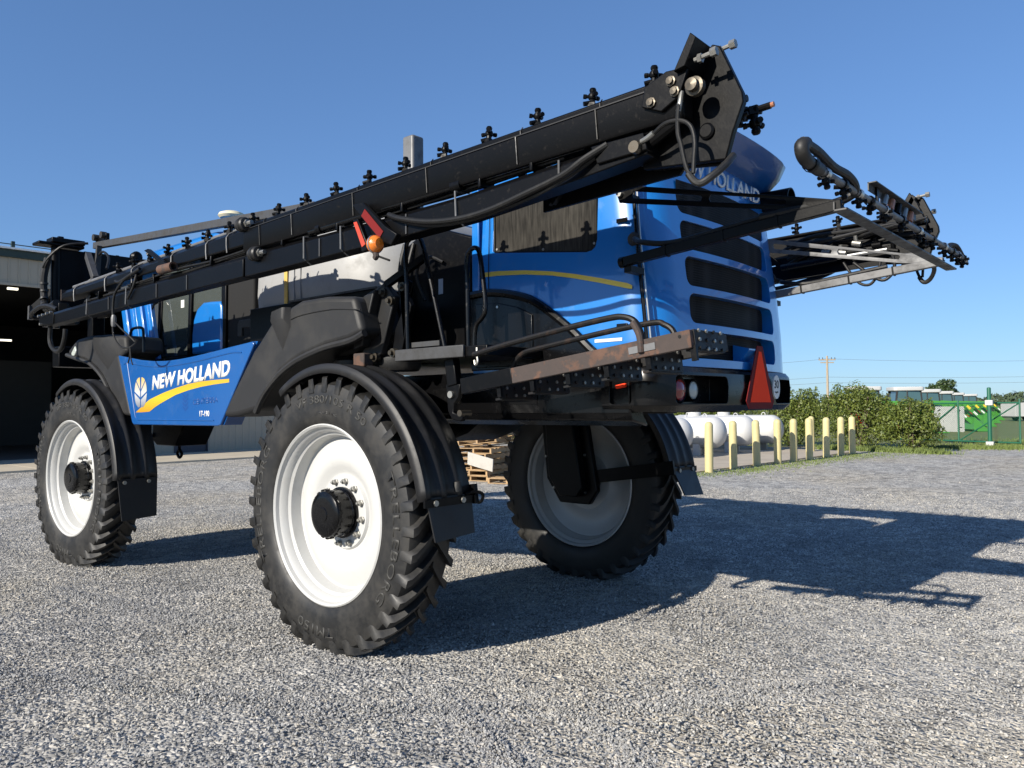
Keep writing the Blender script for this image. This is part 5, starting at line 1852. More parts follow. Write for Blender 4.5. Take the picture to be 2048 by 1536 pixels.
# blue lift arms ahead of the cab
for (x0, lb) in ((5.02, 'blue channel lift arm'), (4.60, 'blue channel lift arm')):
    ar = MB()
    for (dx, wd, dy) in ((0.0, 0.125, 0.0), (0.155, 0.16, -0.045)):
        a = Vector((x0 + 0.33 - dx, 1.0 + dy, 3.25))
        b = Vector((x0 + 0.05 - dx, 1.0 + dy, 2.35))
        ar.bar(a, b, wd, 0.05, (0, 1, 0))
    ar.bar(Vector((x0 + 0.33 - 0.07, 0.975, 3.25)), Vector((x0 + 0.05 - 0.07, 0.975, 2.35)), 0.02, 0.09, (0, 1, 0))
    ar.build('lift_arm', 'blue_paint', SP, 0.008)
fdk = MB()
fdk.bb(3.75, 5.0, 0.86, 1.2, 2.25, 2.34)
fdk.build('front_deck', 'black_paint', SP)
# ================================================================== booms
def zt(x):        # top edge of the upper beam
    return 3.318 - 0.0262 * x if x < 1 else 3.292 - 0.026 * (x - 1)


def zl(x):        # lower edge of the lower beam
    return float(np.interp(x, [-2.9, -2.47, -1.57, -0.9, 6.0], [3.03, 2.985, 2.908, 2.883, 2.769]))


nz = MB()
nz.cyl((0, 0, -0.05), (0, 0, 0.052), 0.019, 10)
nz.lathe([(0.021, 0.036), (0.024, 0.05), (0.018, 0.062), (0.001, 0.064)], (0, 0, 0), 'z', 10)
nz.lathe([(0.026, -0.01), (0.030, 0.0), (0.030, 0.016), (0.026, 0.026)], (0, 0, 0), 'z', 10)
for a in (10, 130, 250):
    c, s = math.cos(R(a)), math.sin(R(a))
    nz.cyl((0, 0, 0.008), (0.056 * c, 0.056 * s, 0.010), 0.012, 8)
    nz.cyl((0.040 * c, 0.040 * s, 0.009), (0.060 * c, 0.060 * s, 0.011), 0.016, 8)
nz.cyl((0.0, 0, -0.03), (0.05, 0.03, -0.045), 0.016, 8)
nz.box((0, 0, -0.055), (0.045, 0.05, 0.04))
NOZ = nz.mesh('nozzle_body', 'black_paint')


def boom(s):
    lab = 'near' if s > 0 else 'far'
    Y = lambda y: s * y

    def up_sec(x, k=1.0):
        t = zt(x)
        return [(x, Y(1.77), t), (x, Y(1.80), t), (x, Y(1.815), t - 0.012), (x, Y(1.815), t - 0.055 * k), (x, Y(1.86), t - 0.066 * k), (x, Y(1.86), t - 0.225 * k), (x, Y(1.85), t - 0.24 * k), (x, Y(1.77), t - 0.24 * k)]
    m = MB()
    m.sweep([up_sec(-3.06), up_sec(-1.0), up_sec(0.95)])
    b = m.build('boom_wing', 'boom_paint', SP, 0.005, label=f'{lab} side black boom wing folded back along the machine')
    sec2 = lambda x, t, b_: [(x, Y(1.70), t), (x, Y(1.79), t), (x, Y(1.845), t - 0.05), (x, Y(1.845), b_ + 0.01), (x, Y(1.835), b_), (x, Y(1.70), b_)]
    MB().sweep([sec2(0.93, 3.285, 3.11), sec2(2.4, 3.245, 3.09), sec2(2.42, 3.235, 3.10), sec2(4.98, 3.17, 3.05)]).build('outer_beam', 'boom_paint', b, 0.006)
    MB().bar((4.975, Y(1.772), 3.11), (4.992, Y(1.772), 3.11), 0.15, 0.125).build('beam_end_cap', 'rust', b)
    # lower beam
    low = lambda x, t, w0=1.74, w1=1.86: [(x, Y(w0), t), (x, Y(w1 - 0.03), t), (x, Y(w1), t - 0.035), (x, Y(w1), zl(x)), (x, Y(w0), zl(x))]
    MB().sweep([low(5.55, 2.925), low(2.78, 3.00), low(0.95, 3.03)]).build('lower_beam', 'boom_paint', b, 0.006)
    MB().sweep([low(0.94, 3.045, 1.72, 1.85), low(-0.8, 3.05, 1.72, 1.85), low(-1.57, 3.065, 1.72, 1.85), low(-2.47, 3.12, 1.72, 1.85), low(-2.85, 3.15, 1.72, 1.85)]).build('lower_beam', 'boom_paint', b, 0.006)
    # lighter strip that paints in the sunlit ledge of the upper beam
    MB().bar((-2.85, Y(1.842), zt(-2.85) - 0.0585), (0.94, Y(1.842), zt(0.94) - 0.0585), 0.034, 0.006).build('sunlit_ledge', 'mudguard_plastic', b)
    # truss web between
    for (xa, za, xb, zb) in ((-0.75, 3.06, -1.05, 3.11), (2.0, 3.0, 1.7, 3.1), (3.4, 2.97, 3.1, 3.08), (4.5, 2.94, 4.3, 3.06), (0.35, 3.04, 0.1, 3.09)):
        MB().bar((xa, Y(1.76), za), (xb, Y(1.76), zb), 0.05, 0.06).build('web_strut', 'boom_paint', b)
    # spray line on top, U clips
    MB().tube([(4.9, Y(1.735), 3.205), (2.4, Y(1.735), 3.27), (0.95, Y(1.735), 3.31)], 0.02, 10).build('spray_pipe', 'grey_paint', b)
    MB().tube([(0.9, Y(1.755), 3.28), (-3.0, Y(1.755), zt(-3.0) - 0.02)], 0.014, 10).build('spray_pipe', 'black_paint', b)
    for x in (4.55, 3.7, 3.05, 2.2, 1.55, 1.2):
        t = 3.292 - 0.026 * (x - 1)
        MB().tube([(x - 0.05, Y(1.70), t + 0.06), (x, Y(1.75), t + 0.01), (x + 0.03, Y(1.80), t - 0.02), (x + 0.03, Y(1.852), t - 0.07), (x + 0.02, Y(1.852), t - 0.20)], 0.007, 6, 2).build('cable_tie', 'grey_paint', b)
    for x in (0.1, -0.35, -1.5, 3.2, 4.2):
        MB().tube([(x, Y(1.73), zl(x) + 0.20), (x, Y(1.855), zl(x) + 0.185), (x - 0.02, Y(1.868), zl(x) + 0.02), (x - 0.02, Y(1.80), zl(x) - 0.02)], 0.006, 6, 1).build('u_bolt', 'grey_paint', b)
    # straps, welds and labels along the beams
    for k, x in enumerate((-2.55, -2.0, -1.25, -0.5, 0.25, 0.7)):
        t = zt(x)
        MB().tube([(x, Y(1.80), t + 0.006), (x, Y(1.822), t - 0.02), (x, Y(1.822), t - 0.055), (x, Y(1.866), t - 0.066), (x - 0.012, Y(1.866), t - 0.225)], 0.0035, 5, 1).build('strap', 'worn_frame' if k % 3 == 1 else 'hose_rubber', b)
    for k, x in enumerate((-2.3, -1.05, -0.1, 1.9, 2.5, 3.6)):
        MB().bb(x - 0.006, x + 0.006, Y(1.851), Y(1.858 if x < 0.9 else 1.868), zl(x) + 0.01, zl(x) + 0.14).build('weld_seam', 'worn_frame', b)
    # nozzles 15 inches apart
    for k in range(18):
        x = -2.85 + 0.379 * k
        if x > 4.3:
            break
        o = link('nozzle_body', NOZ, b)
        o.location = (x, Y(1.775), zt(x) + 0.046)
        o.scale = (0.82, 0.82, 0.82)
        o.rotation_euler = (random.uniform(-0.12, 0.12), random.uniform(-0.1, 0.1), 2.2 + 0.4 * k if k > 9 else 0.3 * (k % 3))
    # rubber bump stops at the fold joint
    for (x, z) in ((0.93, 3.275), (0.74, 3.01)):
        st = MB().lathe([(0.03, 0.06), (0.05, 0.055), (0.055, 0.04), (0.045, 0.03), (0.06, 0.015), (0.062, 0.0), (0.05, -0.01), (0.058, -0.03), (0.05, -0.045), (0.03, -0.05), (0.001, -0.05)], (x, Y(1.87), z), 'x', 18).build('bump_stop', 'rubber', b)
        MB().cyl((x - 0.04, Y(1.87), z), (x - 0.13, Y(1.87), z), 0.018, 8).build('stop_stud', 'zinc', st)
        MB().cyl((x - 0.055, Y(1.87), z), (x - 0.075, Y(1.87), z), 0.032, 6).build('stop_nut', 'zinc', st)
    # long hydraulic cylinder between the beams
    cy = MB().cyl((0.05, Y(1.83), 3.085), (-1.5, Y(1.83), 3.13), 0.026, 12).build('cylinder_barrel', 'black_gloss', b)
    MB().cyl((-1.5, Y(1.83), 3.13), (-2.45, Y(1.83), 3.155), 0.014, 10).build('cylinder_rod', 'steel', cy)
    MB().cyl((-1.46, Y(1.83), 3.129), (-1.54, Y(1.83), 3.131), 0.036, 12).build('gland_nut', 'black_paint', cy)
    MB().cyl((-0.05, Y(1.83), 3.09), (-0.10, Y(1.83), 3.09), 0.036, 12).build('gland_nut', 'black_paint', cy)
    # hoses and rails packed between the two beams
    r5 = random.Random(15 + s)
    for k, (y, r0) in enumerate(((1.80, 0.013), (1.77, 0.016), (1.83, 0.010), (1.745, 0.018))):
        xs = np.linspace(4.4 - 0.6 * k, -2.3 - 0.05 * k, 15)
        H0 = [(x, Y(y + r5.uniform(-0.012, 0.012)), np.interp(x, [-2.3, -0.8, 0.94, 5.5], [3.135, 3.075, 3.06, 2.955]) + 0.010 * k + r5.uniform(-0.006, 0.014)) for x in xs]
        MB().tube(H0, r0, 8, 3).build('bundled_hose', 'hose_rubber', b)
    for x in (3.9, 3.1, 2.6, 1.5, 0.4, -0.3, -1.0, -1.7, -2.1):
        z = np.interp(x, [-2.3, -0.8, 0.94, 5.5], [3.145, 3.085, 3.07, 2.965])
        MB().box((x, Y(1.79), z), (0.022, 0.13, 0.085), (0, R(r5.uniform(-12, 12)), 0)).build('hose_clamp', 'black_paint', b, 0.006)
    # rear hinge
    hp = MB()
    hp.prism([(-3.11, 3.54), (-3.17, 3.44), (-3.235, 3.27), (-3.23, 3.20), (-3.17, 3.09), (-3.13, 2.96), (-2.75, 3.01), (-2.70, 3.19), (-3.00, 3.36)], Y(1.60), Y(1.63), 'xz')
    hp.prism([(-3.15, 3.52), (-3.19, 3.50), (-3.30, 3.246), (-3.305, 3.20), (-3.25, 3.068), (-3.212, 2.945), (-2.757, 2.99), (-2.75, 3.16), (-3.02, 3.36)], Y(1.70), Y(1.74), 'xz')
    hg = hp.build('hinge_plate', 'black_paint', b, 0.006)
    MB().bb(-3.16, -2.9, Y(1.62), Y(1.70), 3.0, 3.3).build('hinge_core', 'black_paint', hg)
    MB().prism([(-3.16, 3.49), (-3.10, 3.37), (-3.04, 3.36), (-3.13, 3.52)], Y(1.60), Y(1.92), 'xz').build('stop_plate', 'boom_paint', hg, 0.004)
    MB().prism([(-2.98, 3.39), (-2.86, 3.345), (-2.84, 3.25), (-2.95, 3.20), (-3.05, 3.25), (-3.10, 3.38)], Y(1.862), Y(1.885), 'xz').build('gusset_plate', 'black_paint', hg, 0.005)
    for (x, z) in ((-3.01, 3.33), (-3.03, 3.275), (-2.90, 3.255)):
        MB().lathe([(0.026, s * 0.0), (0.026, s * 0.012), (0.018, s * 0.014), (0.018, s * 0.026), (0.001, s * 0.027)], (x, Y(1.885), z), 'y', 8).build('bolt', 'brass_bolt', hg)
    for (y, z) in ((1.68, 3.505), (1.88, 3.40)):
        bo_ = MB().cyl((-3.13, Y(y), z), (-3.24, Y(y), z + 0.01), 0.011, 8)
        bo_.cyl((-3.215, Y(y), z + 0.008), (-3.245, Y(y), z + 0.01), 0.022, 6)
        bo_.cyl((-3.15, Y(y), z), (-3.17, Y(y), z), 0.022, 6)
        bo_.build('stop_bolt', 'zinc', hg)
    pv = MB().lathe([(0.046, 0.0), (0.046, s * 0.03), (0.032, s * 0.034), (0.030, s * 0.062), (0.001, s * 0.066)], (-3.13, Y(1.86), 3.275), 'y', 18).build('pivot_pin', 'brass_bolt', hg)
    MB().lathe([(0.03, 0.0), (0.034, s * 0.02), (0.03, s * 0.04), (0.001, s * 0.04)], (-2.80, Y(1.86), 3.06), 'y', 14).build('pivot_pin', 'brass_bolt', hg)
    MB().prism([(-2.52, 3.13), (-2.84, 3.13), (-2.86, 3.04), (-2.56, 3.03)], Y(1.80), Y(1.87), 'xz').build('rod_clevis', 'black_paint', hg, 0.006)
    MB().cyl((-3.05, Y(1.80), 3.19), (-2.78, Y(1.80), 3.07), 0.03, 10).build('fold_cylinder', 'black_paint', hg)
    MB().lathe([(0.035, s * 0.0), (0.04, s * 0.012), (0.03, s * 0.02), (0.001, s * 0.02)], (-3.12, Y(1.74), 3.10), 'y', 18).build('hinge_boss', 'black_paint', hg)
    # tail nozzle sticking out behind the hinge
    if s > 0:
        tn = MB().cyl((-3.10, Y(1.52), 3.222), (-3.30, Y(1.50), 3.240), 0.014, 10).build('tail_pipe', 'grey_paint', b)
        MB().cyl((-3.21, Y(1.505), 3.232), (-3.27, Y(1.50), 3.237), 0.026, 12).build('tail_clamp', 'black_paint', tn)
        MB().cyl((-3.27, Y(1.50), 3.237), (-3.335, Y(1.495), 3.243), 0.017, 10).build('tail_fitting', 'black_paint', tn)
        MB().cyl((-3.335, Y(1.495), 3.243), (-3.352, Y(1.495), 3.245), 0.013, 10).build('tail_tip', 'copper', tn)
        o = link('nozzle_body', NOZ, b)
        o.location = (-3.255, Y(1.50), 3.178)
        o.rotation_euler = (math.pi, 0.1, 0.5)
    # hoses
    H = lambda pts, r, nm='hose', mt='hose_rubber', sm=5: MB().tube([(x, Y(y), z) for x, y, z in pts], r, 10, sm).build(nm, mt, b)
    H([(-2.62, 1.86, 3.12), (-2.50, 1.90, 3.06), (-2.36, 1.91, 3.00), (-2.10, 1.92, 2.945), (-1.85, 1.92, 2.905), (-1.60, 1.92, 2.895), (-1.32, 1.91, 2.925), (-1.05, 1.90, 2.99), (-0.90, 1.87, 3.045)], 0.019)
    H([(-2.58, 1.85, 3.09), (-2.36, 1.89, 2.985), (-2.10, 1.89, 2.925), (-1.72, 1.89, 2.885), (-1.40, 1.885, 2.895), (-1.15, 1.88, 2.945), (-0.92, 1.86, 3.02)], 0.013)
    H([(-3.06, 1.87, 3.246), (-3.055, 1.90, 3.19), (-3.048, 1.90, 3.131), (-3.05, 1.90, 3.06), (-3.064, 1.90, 3.007), (-3.08, 1.90, 2.93), (-3.10, 1.90, 2.87), (-3.13, 1.89, 2.825)], 0.0115)
    H([(-2.90, 1.88, 3.10), (-2.98, 1.90, 3.13), (-3.06, 1.90, 3.125), (-3.115, 1.90, 3.085), (-3.135, 1.90, 3.01), (-3.13, 1.90, 2.93), (-3.125, 1.90, 2.86)], 0.011)
    H([(-3.10, 1.90, 2.865), (-3.125, 1.89, 2.825), (-3.155, 1.88, 2.812), (-3.20, 1.86, 2.84), (-3.24, 1.80, 2.90), (-3.24, 1.72, 2.96)], 0.018, 'hose_sleeve', 'rubber')
    H([(-3.055, 1.87, 3.27), (-3.058, 1.89, 3.22), (-3.052, 1.90, 3.17)], 0.013, 'hose_fitting', 'zinc', 2)
    H([(-2.83, 1.87, 3.085), (-2.87, 1.88, 3.092), (-2.91, 1.89, 3.105)], 0.013, 'hose_fitting', 'zinc', 2)
    # front end: plate, bolts, hanging hoses
    MB().prism([(5.62, 2.93), (5.62, 2.80), (5.15, 2.79), (5.15, 2.92)], Y(1.862), Y(1.872), 'xz').build('splice_plate', 'boom_paint', b, 0.004)
    for (x, z) in ((5.58, 2.91), (5.45, 2.915), (5.32, 2.92), (5.19, 2.925), (5.52, 2.81)):
        MB().cyl((x, Y(1.872), z), (x, Y(1.90), z), 0.016, 6).build('bolt', 'zinc', b)
    H([(5.45, 1.80, 2.80), (5.47, 1.80, 2.62), (5.38, 1.80, 2.52), (5.22, 1.80, 2.47), (5.08, 1.80, 2.51), (5.0, 1.80, 2.62), (4.98, 1.80, 2.72)], 0.026)
    MB().prism([(2.62, 3.31), (2.70, 3.305), (2.28, 3.10), (2.20, 3.10)], Y(1.86), Y(1.90), 'xz').build('latch_plate', 'black_paint', b, 0.006)
    MB().lathe([(0.045, -0.12), (0.045, 0.14), (0.03, 0.14), (0.03, -0.12), (0.045, -0.12)], (2.24, Y(1.88), 3.08), 'x', 18).build('latch_tube', 'rust', b)
    # slow reflector and lamp near mid span
    if s > 0:
        rb = MB().prism([(-0.575, 3.16), (-0.69, 3.155), (-0.92, 2.96), (-1.04, 2.89), (-0.98, 2.825), (-0.86, 2.87)], 1.885, 1.925, 'xz').build('lamp_bracket', 'black_paint', b, 0.006)
        MB().bar((-0.70, 1.928, 3.085), (-0.89, 1.928, 2.905), 0.055, 0.004, (0, 1, 0)).build('reflector', 'dark_red', rb)
        MB().prism([(-0.595, 3.05), (-0.65, 3.05), (-0.755, 2.86), (-0.75, 2.825), (-0.69, 2.82)], 1.90, 1.935, 'xz').build('lamp_arm', 'black_paint', rb, 0.006)
        MB().prism([(-0.61, 3.03), (-0.645, 3.03), (-0.738, 2.865), (-0.700, 2.85)], 1.936, 1.940, 'xz').build('reflector', 'orange_red', rb)
        MB().lathe([(0.001, -0.05), (0.034, -0.046), (0.055, -0.024), (0.060, 0.0), (0.055, 0.024), (0.034, 0.046), (0.001, 0.05)], (-0.853, 1.95, 2.845), 'x', 24).build('amber_lamp', 'amber_lens', rb)
        MB().lathe([(0.058, -0.006), (0.063, -0.006), (0.063, 0.006), (0.058, 0.006)], (-0.853, 1.95, 2.845), 'x', 24).build('lamp_rim', 'steel', rb)
        MB().tube([(-0.855, 1.95, 2.79), (-0.865, 1.95, 2.765), (-0.85, 1.95, 2.755)], 0.02, 8, 2).build('lamp_foot', 'rust', rb)
        MB().tube([(-0.86, 1.94, 2.77), (-0.92, 1.92, 2.745), (-0.96, 1.92, 2.73)], 0.008, 6, 2).build('lamp_wire', 'hose_rubber', rb)
    # hose and valve clutter inside the fold, by the rear hinge
    rr = random.Random(9)
    for k in range(12):
        y0 = rr.uniform(1.42, 1.68)
        xs = [-2.1 - 0.28 * q + rr.uniform(-0.05, 0.05) for q in range(5)]
        base = rr.uniform(3.02, 3.22)
        H([(x, y0 + rr.uniform(-0.05, 0.05), base + rr.uniform(-0.05, 0.05) + 0.02 * q) for q, x in enumerate(xs)], rr.choice((0.010, 0.013, 0.018)))
    for k in range(6):
        x, y, z = -2.3 - 0.13 * k, rr.uniform(1.45, 1.6), rr.uniform(3.06, 3.2)
        f_ = MB().cyl((x, Y(y), z), (x - 0.07, Y(y), z + rr.uniform(-0.02, 0.02)), 0.024, 10)
        f_.cyl((x - 0.03, Y(y), z), (x - 0.03, Y(y - 0.02), z + 0.06), 0.016, 8)
        f_.build('hydraulic_valve', rr.choice(('zinc', 'black_paint', 'black_paint')), b)
    cy2 = MB().cyl((-2.05, Y(1.50), 3.02), (-2.55, Y(1.50), 3.05), 0.030, 12).build('tilt_cylinder', 'black_gloss', b)
    MB().cyl((-2.55, Y(1.50), 3.05), (-2.95, Y(1.52), 3.07), 0.017, 10).build('tilt_rod', 'steel', cy2)
    MB().prism([(-2.0, 3.12), (-2.0, 2.92), (-2.9, 2.96), (-2.95, 3.02)], Y(1.60), Y(1.62), 'xz').build('side_web', 'boom_paint', b)
    for (xa, za, xb, zb) in ((-2.1, 2.95, -2.5, 3.33), (-2.5, 3.33, -2.85, 3.0), (-1.7, 3.32, -2.1, 2.95)):
        MB().bar((xa, Y(1.66), za), (xb, Y(1.66), zb), 0.035, 0.04).build('lattice_bar', 'boom_paint', b)
    if s < 0:
        H([(-2.7, 1.45, 2.98), (-2.85, 1.42, 2.85), (-2.95, 1.42, 2.80), (-3.02, 1.45, 2.88), (-3.0, 1.5, 3.0)], 0.014)
    if s < 0:
        H([(-2.6, 1.5, 3.0), (-2.72, 1.47, 2.82), (-2.82, 1.46, 2.78), (-2.88, 1.48, 2.86), (-2.9, 1.52, 3.0)], 0.012)
    b.scale = (0.9735, 0.9735, 0.9735)
    b.location = (-0.129, s * 0.138, 0.047)
    # odd wires near the front
    if s > 0:
        H([(3.05, 1.80, 3.20), (2.95, 1.86, 3.10), (2.98, 1.88, 2.98), (3.10, 1.88, 2.88)], 0.012)
        H([(3.55, 1.82, 3.12), (3.30, 1.88, 3.07), (3.05, 1.88, 3.11), (2.85, 1.87, 3.15)], 0.016)
        H([(3.15, 1.88, 3.10), (3.35, 1.90, 2.96), (3.40, 1.90, 2.80), (3.38, 1.90, 2.70)], 0.012)
        H([(3.38, 1.90, 2.72), (3.39, 1.90, 2.55), (3.28, 1.88, 2.42), (3.12, 1.86, 2.395), (3.02, 1.84, 2.43), (2.98, 1.84, 2.47)], 0.009)
        H([(3.38, 1.90, 2.68), (3.22, 1.88, 2.58), (3.08, 1.86, 2.50), (3.02, 1.84, 2.45)], 0.008)
        H([(3.08, 1.86, 2.40), (3.09, 1.86, 2.31), (3.13, 1.86, 2.24)], 0.007)
        H([(3.08, 1.86, 2.40), (3.06, 1.86, 2.28), (3.02, 1.86, 2.22)], 0.006)
        MB().lathe([(0.02, 2.62), (0.026, 2.65), (0.026, 2.71), (0.018, 2.74)], (3.38, 1.90, 0), 'z', 10).build('connector', 'grey_paint', b)
    return b


random.seed(4)
bw1 = boom(1)
bw2 = boom(-1)

# ------------------------------------------------------------------ boom centre frame ahead of the cab
fz = MB()
fz.bb(6.30, 6.36, 0.95, 1.42, 3.02, 3.90)
fz.bb(6.36, 6.60, -1.5, 1.1, 3.58, 3.92)
fz.bb(6.36, 6.60, -1.4, 1.4, 2.35, 2.62)
for y in (-0.9, 0.9):
    fz.bb(6.38, 6.56, y - 0.08, y + 0.08, 2.6, 3.6)
fz.bb(6.2, 6.45, 1.15, 1.70, 3.915, 3.955)
fc = fz.build('boom_centre_frame', 'black_paint', SP, 0.012, label='black boom centre frame ahead of the cab')
MB().cyl((6.33, 1.46, 2.85), (6.33, 1.46, 3.93), 0.055, 16).build('pivot_post', 'boom_paint', fc)
MB().bb(6.30, 6.36, -1.42, -0.95, 3.02, 3.90).build('side_plate', 'black_paint', fc, 0.01)
MB().cyl((6.33, -1.46, 2.85), (6.33, -1.46, 3.93), 0.055, 16).build('pivot_post', 'boom_paint', fc)
MB().bb(6.18, 6.40, 1.15, 1.55, 3.955, 4.02).build('top_bracket', 'boom_paint', fc, 0.01)
MB().prism([(6.3, 3.955), (6.42, 3.955), (6.40, 4.07), (6.34, 4.07)], 1.36, 1.42, 'xz').build('top_lug', 'boom_paint', fc)
MB().bar((6.30, 0.98, 4.00), (1.2, 0.98, 3.64), 0.07, 0.085).build('stay_bar', 'worn_frame', fc, 0.005)
MB().bb(1.26, 1.34, 0.94, 1.02, 3.36, 3.62).build('stay_support', 'worn_frame', fc, 0.006)
for x in (6.2, 5.95):
    MB().cyl((x, 0.98, 4.09), (x, 1.05, 4.09), 0.045, 14).build('pulley', 'brass_bolt', fc)
MB().bb(5.9, 6.25, 0.95, 1.0, 4.0, 4.12).build('pulley_bracket', 'black_paint', fc, 0.01)
MB().bar((6.0, 1.05, 3.95), (6.05, 1.05, 3.55), 0.05, 0.06, (0, 1, 0)).build('top_link', 'worn_frame', fc)
MB().bar((5.55, 1.35, 3.72), (5.12, 1.42, 3.36), 0.07, 0.09).build('brace_link', 'worn_frame', fc, 0.006)
MB().prism([(5.55, 3.45), (5.55, 3.25), (5.9, 3.0), (6.2, 3.0), (6.2, 3.3)], 0.95, 0.99, 'xz').build('gusset', 'black_paint', fc)
MB().bar((5.95, 1.45, 3.02), (5.2, 1.75, 2.98), 0.10, 0.14).build('fold_arm', 'boom_paint', fc, 0.008)
MB().tube([(6.3, 1.56, 3.75), (6.32, 1.60, 3.5), (6.30, 1.60, 3.25), (6.15, 1.64, 3.10), (5.9, 1.68, 3.05), (5.5, 1.72, 3.08)], 0.045, 10, 5).build('hose_bundle', 'hose_rubber', fc)
for k in range(7):
    a = [(6.31, 1.60, 3.42), (6.30, 1.60, 3.32), (6.25, 1.615, 3.21), (6.18, 1.63, 3.12), (6.06, 1.655, 3.075), (5.92, 1.675, 3.055), (5.8, 1.69, 3.055)][k]
    d_ = [(0, 0, 1), (0.1, 0, 1), (0.5, -0.1, 1), (0.9, -0.2, 0.7), (1, -0.2, 0.3), (1, -0.2, 0.05), (1, -0.2, 0)][k]
    p, q = Vector(a), Vector(d_).normalized() * 0.012
    MB().cyl(p - q, p + q, 0.051, 12).build('hose_wrap', 'rubber', fc)
MB().tube([(6.4, 1.50, 3.02), (6.5, 1.62, 2.98), (6.45, 1.7, 3.02), (6.1, 1.72, 3.08), (5.7, 1.75, 3.06), (5.3, 1.78, 2.98)], 0.026, 8, 4).build('hose', 'hose_rubber', fc)
MB().tube([(6.25, 1.42, 3.92), (6.2, 1.52, 3.85), (6.22, 1.58, 3.72), (6.3, 1.60, 3.6), (6.35, 1.62, 3.5)], 0.018, 8, 4).build('hose', 'hose_rubber', fc)
MB().tube([(5.95, 1.2, 3.95), (6.05, 1.45, 3.9), (6.2, 1.58, 3.75), (6.3, 1.62, 3.62)], 0.016, 8, 4).build('hose', 'hose_rubber', fc)
MB().bar((6.45, 1.45, 3.35), (6.75, 1.62, 3.10), 0.05, 0.07).build('side_strut', 'boom_paint', fc)
MB().bar((6.72, 1.62, 3.16), (6.70, 1.63, 2.98), 0.06, 0.06, (0, 1, 0)).build('strut_end', 'worn_frame', fc)
MB().cyl((5.9, 1.35, 2.92), (6.1, 1.45, 2.92), 0.05, 12).build('fold_motor', 'black_paint', fc)
MB().tube([(5.85, 1.1, 3.80), (5.6, 1.15, 3.80), (5.3, 1.2, 3.68), (5.1, 1.3, 3.5)], 0.016, 8, 4).build('hose', 'hose_rubber', fc)
for k, y in enumerate((0.2, 0.55)):
    wl_ = MB().lathe([(0.001, 0.05), (0.05, 0.045), (0.065, 0.02), (0.07, -0.04), (0.05, -0.07), (0.001, -0.08)], (4.95, 0.8 + 0.22 * k, 3.66), 'x', 16).build('boom_work_lamp', 'black_paint', fc)

# ------------------------------------------------------------------ rear spray bar
rb = MB()
rb.bar((-3.57, 1.24, 2.735), (-3.57, -1.10, 2.735), 0.07, 0.012)
rb.bar((-3.54, 1.24, 2.755), (-3.54, -1.10, 2.755), 0.010, 0.05)
rs = rb.build('rear_spray_bar', 'worn_frame', SP, 0.003, label='nozzle bar carried behind the hood on two side brackets')
MB().tube([(-3.60, 1.70, 2.845), (-3.60, -1.36, 2.845)], 0.0185, 12).build('spray_pipe', 'grey_paint', rs)
for (y, sgn, mt) in ((1.20, 1, 'black_paint'), (-0.88, -1, 'grey_paint')):
    MB().bar((-2.29, y, 2.645), (-3.57, y, 2.765), 0.05, 0.055).build('bracket_tube', mt, rs, 0.004)
    for u in (0.22, 0.5, 0.74):
        x = -2.29 - 1.28 * u
        MB().bar((x, y, 2.645 + 0.12 * u), (x - 0.012, y, 2.646 + 0.12 * u), 0.058, 0.064).build('band_clip', 'black_paint', rs)
    pz = lambda x, o: 3.06 + (x + 2.28) * 0.225 + o
    pts = [(-2.26, 0.056), (-2.24, 0.0), (-2.26, -0.056), (-3.30, -0.046), (-3.55, -0.03), (-3.58, 0.0), (-3.55, 0.02), (-3.30, 0.028)]
    pme = MB().prism([(x, pz(x, o)) for x, o in pts], y - 0.006, y + 0.006, 'xz').mesh('stay_plate', 'black_paint' if y > 0 else 'worn_frame')
    cts = []
    for (xa, xb) in ((-2.36, -2.80), (-2.86, -3.28)):
        cts.append(MB().prism([(xa, pz(xa, 0.020)), (xa + 0.010, pz(xa, 0)), (xa, pz(xa, -0.022)), (xb, pz(xb, -0.020)), (xb - 0.010, pz(xb, 0)), (xb, pz(xb, 0.010))], y - 0.1, y + 0.1, 'xz').mesh('cut', None))
    pme = boolean_cut(pme, cts)
    pme.materials.clear()
    pme.materials.append(MATS['boom_paint' if y > 0 else 'grey_paint'])
    link('stay_plate', pme, rs, 0.003)
    MB().cyl((-2.27, y + 0.006 * sgn, 3.06), (-2.27, y + 0.03 * sgn, 3.06), 0.02, 6).build('bolt', 'zinc', rs)
    if y < 0:
        MB().lathe([(0.034, sgn * 0.0), (0.034, sgn * 0.02), (0.015, sgn * 0.022), (0.015, sgn * 0.04), (0.001, sgn * 0.04)], (-3.40, y, 2.805), 'y', 14).build('pivot_bolt', 'brass_bolt', rs)
    if y < 0:
        MB().prism([(-3.28, 2.73), (-3.30, 2.86), (-3.44, 2.86), (-3.52, 2.79), (-3.50, 2.74)], y + 0.026 * sgn, y + 0.034 * sgn, 'xz').build('joint_plate', 'worn_frame', rs, 0.004)
    MB().cyl((-2.29, y, 2.645), (-2.26, y, 2.642), 0.034, 10).build('tube_end', 'black_paint', rs)
    yh = sgn * 1.05
    MB().bar((-2.31, yh, 2.60), (-2.31, y, 2.60), 0.05, 0.04).build('mount_arm', 'black_paint', rs)
    MB().bar((-2.28, yh * 0.98, 3.06), (-2.28, y, 3.06), 0.03, 0.03).build('mount_arm', 'black_paint', rs)
    MB().tube([(-2.26, sgn * 1.04, 2.815), (-2.32, sgn * 1.12, 2.79), (-2.42, y, 2.745), (-2.60, y, 2.715), (-2.85, y, 2.735), (-3.2, y, 2.775)], 0.017, 8, 4).build('feed_hose', 'hose_rubber', rs)
    MB().lathe([(0.04, 0), (0.045, sgn * 0.012), (0.03, sgn * 0.035), (0.001, sgn * 0.035)], (-2.255, sgn * 1.03, 2.815), 'y', 14).build('grommet', 'rubber', rs)
